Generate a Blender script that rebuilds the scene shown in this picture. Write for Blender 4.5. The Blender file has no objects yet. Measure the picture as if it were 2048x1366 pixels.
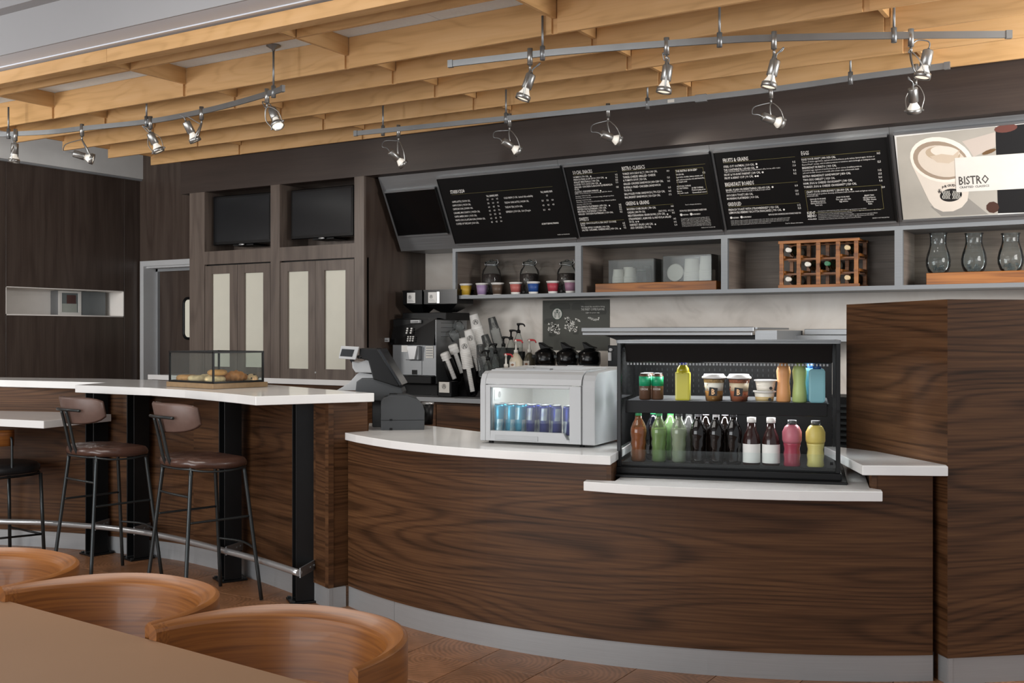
import bpy, bmesh, math, random
from mathutils import Matrix, Vector
random.seed(7)
PI = math.pi
S = bpy.context.scene
C = S.collection
# ---------------------------------------------------------------- camera, world, lights, exposure
FPX, CX, CY, EYE = 2150.0, 1024.0, 669.0, 1.41
YAW = math.atan(3474 / FPX)
FW = (-math.cos(YAW), math.sin(YAW)); RT = (math.sin(YAW), math.cos(YAW))
cam = bpy.data.objects.new('camera', bpy.data.cameras.new('camera')); C.objects.link(cam)
cam.location = (0, 0, EYE)
cam.rotation_euler = (PI / 2, 0, math.atan2(FW[1], FW[0]) - PI / 2)
cam.data.sensor_width = 36.0
cam.data.lens = 36.0 * FPX / 2048
cam.data.shift_y = (CY - 683.0) / 2048
cam.data.clip_start = 0.05
S.camera = cam
w = bpy.data.worlds.new('world'); S.world = w; w.use_nodes = True
w.node_tree.nodes['Background'].inputs[0].default_value = (0.93, 0.96, 1.0, 1)
w.node_tree.nodes['Background'].inputs[1].default_value = 0.62
S.view_settings.view_transform = 'Standard'
S.view_settings.look = 'None'
S.view_settings.gamma = 1
S.view_settings.exposure = 0.0
S.view_settings.use_curve_mapping = False
def area(name, loc, rot, sx, sy, power, col=(1, 1, 1)):
    l = bpy.data.lights.new(name, 'AREA'); l.shape = 'RECTANGLE'; l.size = sx; l.size_y = sy
    l.energy = power; l.color = col
    o = bpy.data.objects.new(name, l); C.objects.link(o); o.location = loc; o.rotation_euler = rot
    return o
area('front_fill', (-4.4, -3.4, 1.6), (math.radians(96), 0, 0), 6.5, 2.6, 280, (0.96, 0.98, 1.0))  # added frontal fill from behind the camera, not a real window
area('ceiling_light', (-3.2, 2.2, 3.05), (math.radians(18), 0, 0), 3.4, 1.2, 58, (1.0, 0.97, 0.92))
area('left_wall_fill', (-8.3, 1.6, 2.2), (math.radians(96), 0, math.radians(24)), 1.2, 0.8, 105, (1.0, 0.98, 0.95))  # unseen lamp added at far left to brighten the wall and bulkhead
area('back_wall_fill', (1.0, 5.9, 2.25), (math.radians(80), 0, math.radians(62)), 1.3, 0.9, 112, (1.0, 0.98, 0.95))  # unseen lamp added beyond the right edge to lift the stone backsplash

# ---------------------------------------------------------------- picture to place helpers (real planes in the room)
def ray(u, v):
    p = (u - CX) / FPX
    return (FW[0] + p * RT[0], FW[1] + p * RT[1], -(v - CY) / FPX)
def onz(u, v, z):
    r = ray(u, v); t = (z - EYE) / r[2]; return Vector((r[0] * t, r[1] * t, z))
def onY(u, v, Y):
    r = ray(u, v); t = Y / r[1]; return Vector((r[0] * t, Y, EYE + r[2] * t))
def onX(u, v, X):
    r = ray(u, v); t = X / r[0]; return Vector((X, r[1] * t, EYE + r[2] * t))
def ond(u, v, d):
    r = ray(u, v); return Vector((r[0] * d, r[1] * d, EYE + r[2] * d))
def onplane(u, v, p, n):
    r = Vector(ray(u, v)); o = Vector((0, 0, EYE)); t = (p - o).dot(n) / r.dot(n); return o + r * t
def dep(p): return p[0] * FW[0] + p[1] * FW[1]

# ---------------------------------------------------------------- materials
def lin(c):
    if isinstance(c, str):
        c = c.lstrip('#'); c = [int(c[i:i + 2], 16) / 255 for i in (0, 2, 4)]
    return tuple((x / 12.92 if x <= 0.04045 else ((x + 0.055) / 1.055) ** 2.4) for x in c) + (1,)
def newmat(name):
    m = bpy.data.materials.new(name); m.use_nodes = True
    nt = m.node_tree; return m, nt, nt.nodes['Principled BSDF']
def N(nt, t, **k):
    n = nt.nodes.new(t)
    for a, b in k.items(): setattr(n, a, b)
    return n
def plain(name, col, rough=0.5, metal=0.0, var=0.06, scale=8.0, emit=None, es=1.0, coat=0.0, bump=0.0, spec=0.5):
    m, nt, b = newmat(name)
    b.inputs['Roughness'].default_value = rough; b.inputs['Metallic'].default_value = metal
    b.inputs['Coat Weight'].default_value = coat; b.inputs['Specular IOR Level'].default_value = spec
    tc = N(nt, 'ShaderNodeTexCoord'); nz = N(nt, 'ShaderNodeTexNoise'); nz.inputs['Scale'].default_value = scale
    nz.inputs['Detail'].default_value = 4
    nt.links.new(tc.outputs['Object'], nz.inputs['Vector'])
    r = N(nt, 'ShaderNodeValToRGB'); l = lin(col)
    r.color_ramp.elements[0].position = .3; r.color_ramp.elements[1].position = .7
    r.color_ramp.elements[0].color = tuple(x * (1 - var) for x in l[:3]) + (1,)
    r.color_ramp.elements[1].color = tuple(min(1, x * (1 + var)) for x in l[:3]) + (1,)
    nt.links.new(nz.outputs['Fac'], r.inputs['Fac']); nt.links.new(r.outputs['Color'], b.inputs['Base Color'])
    if bump:
        bp = N(nt, 'ShaderNodeBump'); bp.inputs['Strength'].default_value = bump; bp.inputs['Distance'].default_value = .004
        nt.links.new(nz.outputs['Fac'], bp.inputs['Height']); nt.links.new(bp.outputs[0], b.inputs['Normal'])
    if emit:
        b.inputs['Emission Color'].default_value = lin(emit); b.inputs['Emission Strength'].default_value = es
    return m
def wood(name, dark, mid, light, fu=0.5, fv=2.2, bands=26, rough=0.4, fine=0.35, coat=0.0, perobj=False, amp=1.0, vert=False, coord='UV', spec=.5, line=.2, broad=.7):
    """grain runs along u: contour lines of a stretched height field make cathedral figures, plus fine streaks"""
    m, nt, b = newmat(name); L = nt.links.new
    b.inputs['Roughness'].default_value = rough; b.inputs['Coat Weight'].default_value = coat
    b.inputs['Specular IOR Level'].default_value = spec
    tc = N(nt, 'ShaderNodeTexCoord'); mp = N(nt, 'ShaderNodeMapping')
    if vert: mp.inputs['Rotation'].default_value = (0, 0, PI / 2)
    L(tc.outputs[coord], mp.inputs['Vector'])
    src = mp.outputs[0]
    if perobj:
        oi = N(nt, 'ShaderNodeObjectInfo'); ad = N(nt, 'ShaderNodeVectorMath', operation='MULTIPLY_ADD')
        ad.inputs[1].default_value = (37, 19, 0)
        cb = N(nt, 'ShaderNodeCombineXYZ'); L(oi.outputs['Random'], cb.inputs[0]); L(oi.outputs['Random'], cb.inputs[1])
        L(cb.outputs[0], ad.inputs[0]); L(src, ad.inputs[2]); src = ad.outputs[0]
    m1 = N(nt, 'ShaderNodeMapping'); m1.inputs['Scale'].default_value = (fu, fv, 1); L(src, m1.inputs['Vector'])
    n1 = N(nt, 'ShaderNodeTexNoise'); n1.inputs['Scale'].default_value = 1.0; n1.inputs['Detail'].default_value = 2.0
    n1.inputs['Roughness'].default_value = .45
    L(m1.outputs[0], n1.inputs['Vector'])
    sx = N(nt, 'ShaderNodeSeparateXYZ'); L(src, sx.inputs[0])
    a1 = N(nt, 'ShaderNodeMath', operation='MULTIPLY'); a1.inputs[1].default_value = bands * PI * amp; L(n1.outputs['Fac'], a1.inputs[0])
    a2 = N(nt, 'ShaderNodeMath', operation='MULTIPLY_ADD'); a2.inputs[1].default_value = bands * 1.6; L(sx.outputs[1], a2.inputs[0]); L(a1.outputs[0], a2.inputs[2])
    sn = N(nt, 'ShaderNodeMath', operation='SINE'); L(a2.outputs[0], sn.inputs[0])
    m2 = N(nt, 'ShaderNodeMapping'); m2.inputs['Scale'].default_value = (3.0, 110, 1); L(src, m2.inputs['Vector'])
    n2 = N(nt, 'ShaderNodeTexNoise'); n2.inputs['Scale'].default_value = 1.0; n2.inputs['Detail'].default_value = 3; L(m2.outputs[0], n2.inputs['Vector'])
    m3 = N(nt, 'ShaderNodeMapping'); m3.inputs['Scale'].default_value = (0.8, 14, 1); L(src, m3.inputs['Vector'])
    n3 = N(nt, 'ShaderNodeTexNoise'); n3.inputs['Scale'].default_value = 1.0; n3.inputs['Detail'].default_value = 2; L(m3.outputs[0], n3.inputs['Vector'])
    h1 = N(nt, 'ShaderNodeMath', operation='MULTIPLY_ADD'); h1.inputs[1].default_value = .5; h1.inputs[2].default_value = .5; L(sn.outputs[0], h1.inputs[0])
    h2 = N(nt, 'ShaderNodeMath', operation='POWER'); h2.inputs[1].default_value = 3.0; L(h1.outputs[0], h2.inputs[0])
    c1 = N(nt, 'ShaderNodeMath', operation='MULTIPLY_ADD'); c1.inputs[1].default_value = -line; c1.inputs[2].default_value = .5 + line * .35; L(h2.outputs[0], c1.inputs[0])
    c2 = N(nt, 'ShaderNodeMath', operation='MULTIPLY_ADD'); c2.inputs[1].default_value = 1.3 * fine; L(n2.outputs['Fac'], c2.inputs[0]); L(c1.outputs[0], c2.inputs[2])
    c3 = N(nt, 'ShaderNodeMath', operation='MULTIPLY_ADD'); c3.inputs[1].default_value = broad; L(n3.outputs['Fac'], c3.inputs[0]); L(c2.outputs[0], c3.inputs[2])
    c4 = N(nt, 'ShaderNodeMath', operation='SUBTRACT'); c4.inputs[1].default_value = .65 * fine + broad * .5; L(c3.outputs[0], c4.inputs[0])
    r = N(nt, 'ShaderNodeValToRGB'); e = r.color_ramp.elements
    e[0].position = .22; e[0].color = lin(dark); e[1].position = .80; e[1].color = lin(light)
    x = e.new(.5); x.color = lin(mid)
    L(c4.outputs[0], r.inputs['Fac'])
    L(r.outputs['Color'], b.inputs['Base Color'])
    return m
def tint(m, amt=.12):
    """brighten or darken each object a little at random"""
    nt = m.node_tree; b = nt.nodes['Principled BSDF']; src = b.inputs['Base Color'].links[0].from_socket
    oi = N(nt, 'ShaderNodeObjectInfo'); hs = N(nt, 'ShaderNodeHueSaturation')
    ma = N(nt, 'ShaderNodeMath', operation='MULTIPLY_ADD'); ma.inputs[1].default_value = 2 * amt; ma.inputs[2].default_value = 1 - amt
    nt.links.new(oi.outputs['Random'], ma.inputs[0]); nt.links.new(ma.outputs[0], hs.inputs['Value'])
    nt.links.new(src, hs.inputs['Color']); nt.links.new(hs.outputs[0], b.inputs['Base Color']); return m
def brushed(name, col, rough=.3, streak=.12, su=2, sv=160, metal=1.0):
    m, nt, b = newmat(name); L = nt.links.new
    b.inputs['Metallic'].default_value = metal
    tc = N(nt, 'ShaderNodeTexCoord'); mp = N(nt, 'ShaderNodeMapping'); mp.inputs['Scale'].default_value = (su, sv, 1)
    L(tc.outputs['UV'], mp.inputs[0]); n = N(nt, 'ShaderNodeTexNoise'); n.inputs['Scale'].default_value = 1; n.inputs['Detail'].default_value = 3
    L(mp.outputs[0], n.inputs['Vector'])
    mr = N(nt, 'ShaderNodeMapRange'); mr.inputs[3].default_value = rough - streak * .5; mr.inputs[4].default_value = rough + streak
    L(n.outputs['Fac'], mr.inputs[0]); L(mr.outputs[0], b.inputs['Roughness'])
    r = N(nt, 'ShaderNodeValToRGB'); l = lin(col)
    r.color_ramp.elements[0].color = tuple(x * .88 for x in l[:3]) + (1,); r.color_ramp.elements[1].color = tuple(min(1, x * 1.1) for x in l[:3]) + (1,)
    L(n.outputs['Fac'], r.inputs[0]); L(r.outputs[0], b.inputs['Base Color'])
    return m
def clear(name, col='#ffffff', dens=0.12, rough=.03, gloss='#ffffff', facing=.35):
    """thin clear sheet: lets light through, tinted, with mirror highlights growing at grazing angles"""
    m = bpy.data.materials.new(name); m.use_nodes = True; nt = m.node_tree; nt.nodes.clear(); L = nt.links.new
    out = N(nt, 'ShaderNodeOutputMaterial'); tr = N(nt, 'ShaderNodeBsdfTransparent'); tr.inputs[0].default_value = lin(col)
    df = N(nt, 'ShaderNodeBsdfDiffuse'); df.inputs[0].default_value = lin(col)
    gl = N(nt, 'ShaderNodeBsdfGlossy'); gl.inputs['Roughness'].default_value = rough; gl.inputs[0].default_value = lin(gloss)
    m1 = N(nt, 'ShaderNodeMixShader'); m1.inputs[0].default_value = dens; L(tr.outputs[0], m1.inputs[1]); L(df.outputs[0], m1.inputs[2])
    lw = N(nt, 'ShaderNodeLayerWeight'); lw.inputs['Blend'].default_value = facing
    m2 = N(nt, 'ShaderNodeMixShader'); L(lw.outputs['Fresnel'], m2.inputs[0]); L(m1.outputs[0], m2.inputs[1]); L(gl.outputs[0], m2.inputs[2])
    L(m2.outputs[0], out.inputs[0]); return m

M = {}
M['walnut'] = wood('walnut_veneer', '#291809', '#4e331f', '#6a492e', .26, 2.2, 58, .45, .46, 0.0, True, line=.19, spec=.3, broad=.42)
M['maple'] = wood('birch_plywood', '#b48c58', '#d0a570', '#dbb382', .9, 3.5, 22, .5, .16, 0, True, line=.12)
M['darkwood'] = tint(wood('espresso_panel', '#3d312b', '#483c35', '#53473f', .4, 3, 12, .36, .5, 0, True, vert=True), .06)
M['fascia'] = wood('espresso_fascia', '#30251f', '#372b25', '#3e322b', .3, 3, 10, .45, .5, 0, True)
M['cabinet'] = wood('stained_cabinet', '#51463f', '#61554d', '#6f635a', .8, 4, 10, .4, .45, 0, True, vert=True)
M['oak'] = wood('warm_oak', '#653a18', '#8a5424', '#9c6430', .6, 6, 10, .36, .75, .08, True, line=.0, broad=.12)
M['teak'] = wood('teak_board', '#5e3512', '#8a531f', '#a96c30', .8, 8, 14, .45, .35, 0, True)
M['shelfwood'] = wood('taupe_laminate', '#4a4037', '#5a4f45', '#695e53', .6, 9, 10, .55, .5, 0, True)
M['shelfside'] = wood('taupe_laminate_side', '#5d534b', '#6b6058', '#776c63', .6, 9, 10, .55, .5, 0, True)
M['quartz'] = plain('white_quartz', '#ebeae8', .12, 0, .04, 3)
M['steel'] = brushed('brushed_steel', '#96989a', .42, metal=.8)
M['shelfedge'] = brushed('satin_shelf_edge', '#808386', .48, .06, 3, 160, metal=.5)
M['kick'] = brushed('brushed_kick_plate', '#a6a7a8', .45, .06, 3, 240, metal=.45)
M['nickel'] = brushed('satin_nickel', '#a5a5a3', .30, .1, 60, 4, metal=.85)
M['track'] = plain('grey_track_metal', '#8b8e90', .38, .75, .05)
M['chrome'] = plain('polished_tube', '#c4c5c6', .3, .75, .02)
M['blacksteel'] = plain('black_steel', '#131415', .35, .3, .1, 20)
M['gunmetal'] = plain('gunmetal_tube', '#3b3f40', .32, .6, .05)
M['leather'] = plain('brown_leather', '#4d352c', .3, 0, .12, 25, coat=.25, bump=.12)
M['leatherback'] = plain('taupe_leather', '#69544c', .42, 0, .08, 25, bump=.1)
M['blackleather'] = plain('black_leather', '#17181a', .4, 0, .1, 25)
M['blackplastic'] = plain('black_plastic', '#0d0d0e', .42, 0, .1, spec=.25)
M['glossblack'] = plain('gloss_black', '#0c0c0d', .22, 0, .1, spec=.35)
M['screen'] = plain('dark_screen', '#17191c', .16, 0, .1)
M['greyplastic'] = plain('charcoal_plastic', '#37393b', .5, 0, .04)
M['midgrey'] = plain('mid_grey_plastic', '#8f9193', .45, 0, .03)
M['silver'] = plain('silver_plastic', '#a8a9aa', .42, .05, .03)
M['silverside'] = plain('silver_side', '#a2a3a4', .5, .05, .03)
M['white'] = plain('white_print', '#e0deda', .6, 0, .02)
M['offwhite'] = plain('off_white_paper', '#d8d5cd', .6, 0, .03)
M['ink'] = plain('black_ink', '#1d1b1b', .6, 0, .02)
M['goldline'] = plain('gold_line', '#6f6840', .6, 0, .02)
M['cream'] = plain('frosted_cream_glass', '#d6d3c4', .35, 0, .02)
M['board'] = plain('menu_board_black', '#0e0e0f', .42, 0, .1, spec=.3)
M['ceiling'] = plain('painted_ceiling', '#a2a2a4', .8, 0, .02, 1.5)
M['soffit'] = plain('painted_soffit', '#e4eaf3', .8, 0, .02, 1.5)
M['tilewhite'] = plain('acoustic_tile', '#e6f3ff', .8, 0, .03, 60)
M['whitepaint'] = plain('grey_white_paint', '#e2e1dd', .6, 0, .02)
M['frame'] = plain('door_frame_paint', '#c9cacb', .35, .1, .02)
M['beans'] = plain('coffee_beans', '#20130d', .35, 0, .6, 90, bump=1.0)
M['clear'] = clear('clear_glass', '#fafdfd', .015, .02, facing=.16)
M['acrylic'] = clear('clear_acrylic', '#eef1f1', .07, .08, facing=.22)
M['smoke'] = clear('smoked_glass', '#f3f6f5', .02, .03, facing=.12)
M['vaseglass'] = clear('vase_glass', '#edf3f4', .015, .03, facing=.2)
M['red'] = plain('red_plastic', '#b32b30', .35, 0, .03)
M['bulb'] = plain('frosted_bulb', '#eceae4', .3, 0, .02, emit='#fff4e2', es=.35)
M['bulbface'] = plain('lit_bulb_face', '#fff8ea', .3, 0, .02, emit='#fff1d8', es=1.0)
M['led'] = plain('led_strip', '#ffffff', .4, 0, 0, emit='#f6faff', es=4.0)
M['table'] = plain('brown_laminate', '#8b694c', .45, 0, .03, 2)
def marble():
    m, nt, b = newmat('pale_stone'); L = nt.links.new
    tc = N(nt, 'ShaderNodeTexCoord'); n = N(nt, 'ShaderNodeTexNoise'); n.inputs['Scale'].default_value = 2.2; n.inputs['Detail'].default_value = 7; n.inputs['Distortion'].default_value = 1.2
    L(tc.outputs['Object'], n.inputs[0]); r = N(nt, 'ShaderNodeValToRGB'); e = r.color_ramp.elements
    e[0].position = .3; e[0].color = lin('#b5aca2'); e[1].position = .62; e[1].color = lin('#d9d2c9')
    x = e.new(.42); x.color = lin('#d0c7bd')
    L(n.outputs['Fac'], r.inputs[0]); L(r.outputs[0], b.inputs['Base Color']); b.inputs['Roughness'].default_value = .4; return m
M['marble'] = marble()
def tilemat():
    m, nt, b = newmat('end_grain_floor_tile'); L = nt.links.new
    tc = N(nt, 'ShaderNodeTexCoord'); oi = N(nt, 'ShaderNodeObjectInfo')
    mr = N(nt, 'ShaderNodeMapRange'); mr.inputs[3].default_value = -.13; mr.inputs[4].default_value = .13; L(oi.outputs['Random'], mr.inputs[0])
    cb = N(nt, 'ShaderNodeCombineXYZ'); L(mr.outputs[0], cb.inputs[0])
    m7 = N(nt, 'ShaderNodeMath', operation='MULTIPLY'); m7.inputs[1].default_value = 7.3; L(oi.outputs['Random'], m7.inputs[0])
    fr = N(nt, 'ShaderNodeMath', operation='FRACT'); L(m7.outputs[0], fr.inputs[0])
    mr2 = N(nt, 'ShaderNodeMapRange'); mr2.inputs[3].default_value = -.13; mr2.inputs[4].default_value = .13; L(fr.outputs[0], mr2.inputs[0]); L(mr2.outputs[0], cb.inputs[1])
    sb = N(nt, 'ShaderNodeVectorMath', operation='SUBTRACT'); L(tc.outputs['Object'], sb.inputs[0]); L(cb.outputs[0], sb.inputs[1])
    wv = N(nt, 'ShaderNodeTexWave', wave_type='RINGS', rings_direction='Z'); wv.inputs['Scale'].default_value = 14; wv.inputs['Distortion'].default_value = 2.5; wv.inputs['Detail'].default_value = 2; wv.inputs['Detail Scale'].default_value = 2
    L(sb.outputs[0], wv.inputs[0])
    nz = N(nt, 'ShaderNodeTexNoise'); nz.inputs['Scale'].default_value = 9; nz.inputs['Detail'].default_value = 5
    av = N(nt, 'ShaderNodeVectorMath', operation='ADD'); L(cb.outputs[0], av.inputs[0]); L(tc.outputs['Object'], av.inputs[1]); L(av.outputs[0], nz.inputs[0])
    mx = N(nt, 'ShaderNodeMath', operation='MULTIPLY_ADD'); mx.inputs[1].default_value = .3; L(wv.outputs['Fac'], mx.inputs[0]); L(nz.outputs['Fac'], mx.inputs[2])
    r = N(nt, 'ShaderNodeValToRGB'); e = r.color_ramp.elements
    e[0].position = .35; e[0].color = lin('#6e4b30'); e[1].position = .85; e[1].color = lin('#96694a')
    L(mx.outputs[0], r.inputs[0])
    hs = N(nt, 'ShaderNodeHueSaturation'); mv = N(nt, 'ShaderNodeMapRange'); mv.inputs[3].default_value = .8; mv.inputs[4].default_value = 1.1; L(fr.outputs[0], mv.inputs[0]); L(mv.outputs[0], hs.inputs['Value'])
    L(r.outputs[0], hs.inputs['Color']); L(hs.outputs[0], b.inputs['Base Color']); b.inputs['Roughness'].default_value = .42; return m
M['tile'] = tilemat()
M['grout'] = plain('floor_joint_brown', '#5b4130', .7, 0, .1)
_cm = {}
def colm(col, rough=.4, metal=0.0):
    k = (col, rough, metal)
    if k not in _cm: _cm[k] = plain('colour_' + col.strip('#'), col, rough, metal, .03)
    return _cm[k]

# ---------------------------------------------------------------- mesh building
MX = {}
class MB:
    def __init__(s): s.v = []; s.f = []; s.s = []; s.uv = []; s.M = Matrix()
    def add(s, vs, fs, smooth=False, uvs=None):
        n = len(s.v); s.v += [s.M @ Vector(p) for p in vs]
        for i, f in enumerate(fs):
            s.f.append([n + k for k in f]); s.s.append(smooth); s.uv.append(uvs[i] if uvs else None)
        return s
    def box(s, x0, x1, y0, y1, z0, z1):
        return s.add([(x, y, z) for z in (z0, z1) for y in (y0, y1) for x in (x0, x1)],
                     [(0, 2, 3, 1), (4, 5, 7, 6), (0, 1, 5, 4), (2, 6, 7, 3), (0, 4, 6, 2), (1, 3, 7, 5)])
    def prism(s, poly, z0, z1):
        n = len(poly)
        return s.add([(p[0], p[1], z0) for p in poly] + [(p[0], p[1], z1) for p in poly],
                     [list(range(n))[::-1], list(range(n, 2 * n))] + [(i, (i + 1) % n, n + (i + 1) % n, n + i) for i in range(n)])
    def extr(s, poly, a, b, ax):
        """polygon in the plane across axis ax, extruded from a to b along it"""
        n = len(poly)
        f = {'x': lambda p, t: (t, p[0], p[1]), 'y': lambda p, t: (p[0], t, p[1])}[ax]
        return s.add([f(p, a) for p in poly] + [f(p, b) for p in poly],
                     [list(range(n))[::-1], list(range(n, 2 * n))] + [(i, (i + 1) % n, n + (i + 1) % n, n + i) for i in range(n)])
    def wall(s, path, z0, z1, th, off=0.0):
        """upright sheet following a plan polyline, thickened to the left side of travel; uv in metres"""
        path = [Vector((p[0], p[1])) for p in path]; n = len(path); nm = []
        for i in range(n):
            t = (path[min(i + 1, n - 1)] - path[max(i - 1, 0)]).normalized(); nm.append(Vector((-t.y, t.x)))
        A = [p + q * off for p, q in zip(path, nm)]; B = [p + q * (off + th) for p, q in zip(path, nm)]
        L = [0]
        for i in range(1, n): L.append(L[-1] + (path[i] - path[i - 1]).length)
        vs = []
        for P in (A, B):
            for z in (z0, z1): vs += [(p.x, p.y, z) for p in P]
        fs = []; us = []
        for i in range(n - 1):
            for base in (0, 2 * n):
                fs.append((base + i, base + i + 1, base + n + i + 1, base + n + i))
                us.append([(L[i], z0), (L[i + 1], z0), (L[i + 1], z1), (L[i], z1)])
            for base in (0, n):
                fs.append((base + i, base + i + 1, base + 2 * n + i + 1, base + 2 * n + i))
                us.append([(L[i], 0), (L[i + 1], 0), (L[i + 1], th), (L[i], th)])
        for i in (0, n - 1):
            fs.append((i, n + i, 3 * n + i, 2 * n + i)); us.append([(0, z0), (0, z1), (th, z1), (th, z0)])
        return s.add(vs, fs, False, us)
    def tube(s, pts, r, n=8, closed=False, flat=None):
        pts = [Vector(p) for p in pts]; k = len(pts); vs = []; up = None
        rr = r if isinstance(r, (list, tuple)) else [r] * k
        for i in range(k):
            a = pts[(i - 1) % k] if (closed or i > 0) else pts[i]; b = pts[(i + 1) % k] if (closed or i < k - 1) else pts[i]
            t = (b - a).normalized()
            if up is None: up = Vector((0, 0, 1)) if abs(t.z) < .9 else Vector((1, 0, 0))
            x = t.cross(up).normalized(); y = x.cross(t).normalized(); up = y
            for j in range(n):
                an = 2 * PI * j / n
                vs.append(pts[i] + x * (math.cos(an) * rr[i]) + y * (math.sin(an) * rr[i] * (flat or 1)))
        fs = []
        for i in range(k if closed else k - 1):
            for j in range(n): fs.append((i * n + j, i * n + (j + 1) % n, ((i + 1) % k) * n + (j + 1) % n, ((i + 1) % k) * n + j))
        s.add(vs, fs, True)
        if not closed:
            s.f.append([len(s.v) - k * n + j for j in range(n)][::-1]); s.s.append(False); s.uv.append(None)
            s.f.append([len(s.v) - n + j for j in range(n)]); s.s.append(False); s.uv.append(None)
        return s
    def lathe(s, prof, n=24, smooth=True, cap=True):
        k = len(prof); vs = []
        for r, z in prof:
            for j in range(n): vs.append((r * math.cos(2 * PI * j / n), r * math.sin(2 * PI * j / n), z))
        fs = [(i * n + j, i * n + (j + 1) % n, (i + 1) * n + (j + 1) % n, (i + 1) * n + j) for i in range(k - 1) for j in range(n)]
        uvs = [[(j / n, prof[i][1]), ((j + 1) / n, prof[i][1]), ((j + 1) / n, prof[i + 1][1]), (j / n, prof[i + 1][1])] for i in range(k - 1) for j in range(n)]
        s.add(vs, fs, smooth, uvs)
        b = len(s.v) - k * n
        if cap:
            if prof[0][0] > 1e-4: s.f.append([b + j for j in range(n)][::-1]); s.s.append(False); s.uv.append(None)
            if prof[-1][0] > 1e-4: s.f.append([b + (k - 1) * n + j for j in range(n)]); s.s.append(False); s.uv.append(None)
        return s
    def cyl(s, a, b, r, n=16):
        a = Vector(a); b = Vector(b); q = (b - a).to_track_quat('Z', 'Y').to_matrix().to_4x4()
        o = s.M; s.M = o @ Matrix.Translation(a) @ q
        s.lathe([(r, 0), (r, (b - a).length)], n, n > 8); s.M = o; return s
    def grid(s, P, closed_u=False, smooth=True):
        """P[i][j] grid of points"""
        a = len(P); b = len(P[0])
        vs = [p for row in P for p in row]; fs = []; us = []
        for i in range(a if closed_u else a - 1):
            for j in range(b - 1):
                i2 = (i + 1) % a
                fs.append((i * b + j, i2 * b + j, i2 * b + j + 1, i * b + j + 1))
        return s.add(vs, fs, smooth)
    def ball(s, c, rx, ry, rz, n=14, m=8):
        o = s.M; s.M = o @ Matrix.Translation(c) @ Matrix.Diagonal((rx, ry, rz, 1))
        s.lathe([(max(1e-5, math.sin(PI * i / m)), -math.cos(PI * i / m)) for i in range(m + 1)], n, True, False); s.M = o; return s
    def build(s, name, mat, parent=None, world=True, bevel=0, seg=1, angle=35, weld=True):
        inv = MX[parent.name].inverted() if (parent is not None and world and parent.name in MX) else None
        vs = [inv @ p for p in s.v] if inv else s.v
        me = bpy.data.meshes.new(name); me.from_pydata([tuple(p) for p in vs], [], s.f)
        for p, q in zip(me.polygons, s.s): p.use_smooth = q
        uvl = me.uv_layers.new(name='UVMap')
        for p, u in zip(me.polygons, s.uv):
            for k, li in enumerate(p.loop_indices):
                if u: uvl.data[li].uv = u[k]
                else:
                    c = s.v[me.loops[li].vertex_index]; nn = p.normal
                    if abs(nn.z) > .7: uvl.data[li].uv = (c.x, c.y)
                    elif abs(nn.x) > abs(nn.y): uvl.data[li].uv = (c.y, c.z)
                    else: uvl.data[li].uv = (c.x, c.z)
        bm = bmesh.new(); bm.from_mesh(me)
        if weld: bmesh.ops.remove_doubles(bm, verts=bm.verts, dist=1e-5)
        bmesh.ops.recalc_face_normals(bm, faces=bm.faces)
        if bevel:
            ed = [e for e in bm.edges if len(e.link_faces) == 2 and e.calc_face_angle(0) > math.radians(angle)]
            bmesh.ops.bevel(bm, geom=ed, offset=bevel, segments=seg, profile=.7, affect='EDGES', clamp_overlap=True)
        bm.to_mesh(me); bm.free()
        for m_ in (mat if isinstance(mat, (list, tuple)) else [mat]): me.materials.append(M[m_] if isinstance(m_, str) and m_ in M else m_)
        o = bpy.data.objects.new(name, me); C.objects.link(o)
        if parent is not None: o.parent = parent
        MX[o.name] = MX.get(parent.name, Matrix()) if parent is not None else Matrix()
        return o
def tag(o, label=None, cat=None, group=None, kind=None):
    if label: o['label'] = label
    if cat: o['category'] = cat
    if group: o['group'] = group
    if kind: o['kind'] = kind
    return o
def thing(name, label, cat, loc=(0, 0, 0), rz=0.0, group=None):
    o = bpy.data.objects.new(name, None); C.objects.link(o); o.location = loc; o.rotation_euler = (0, 0, rz); o.empty_display_size = .05
    MX[o.name] = Matrix.Translation(loc) @ Matrix.Rotation(rz, 4, 'Z')
    return tag(o, label, cat, group)
def kids(o): return [c for c in bpy.data.objects if c.parent == o]
def copytree(o, parent=None):
    c = o.copy(); C.objects.link(c); c.parent = parent
    for ch in kids(o): copytree(ch, c)
    return c
def dup(o, loc, rz=None, label=None, group=None, scale=None):
    c = copytree(o); c.location = loc
    if rz is not None: c.rotation_euler = (0, 0, rz)
    if scale: c.scale = scale
    if label: c['label'] = label
    if group: c['group'] = group
    MX[c.name] = Matrix.Translation(loc) @ Matrix.Rotation(c.rotation_euler[2], 4, 'Z')
    return c
def smooth_path(pts, k=6, closed=False):
    """Catmull-Rom through points"""
    P = [Vector(p) for p in pts]; n = len(P); out = []
    for i in range(n if closed else n - 1):
        g = lambda j: P[j % n] if closed else P[max(0, min(n - 1, j))]
        a, b, c, d = g(i - 1), g(i), g(i + 1), g(i + 2)
        for q in range(k):
            t = q / k
            out.append(.5 * ((2 * b) + (c - a) * t + (2 * a - 5 * b + 4 * c - d) * t * t + (3 * b - a - 3 * c + d) * t ** 3))
    if not closed: out.append(P[-1])
    return out
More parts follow.
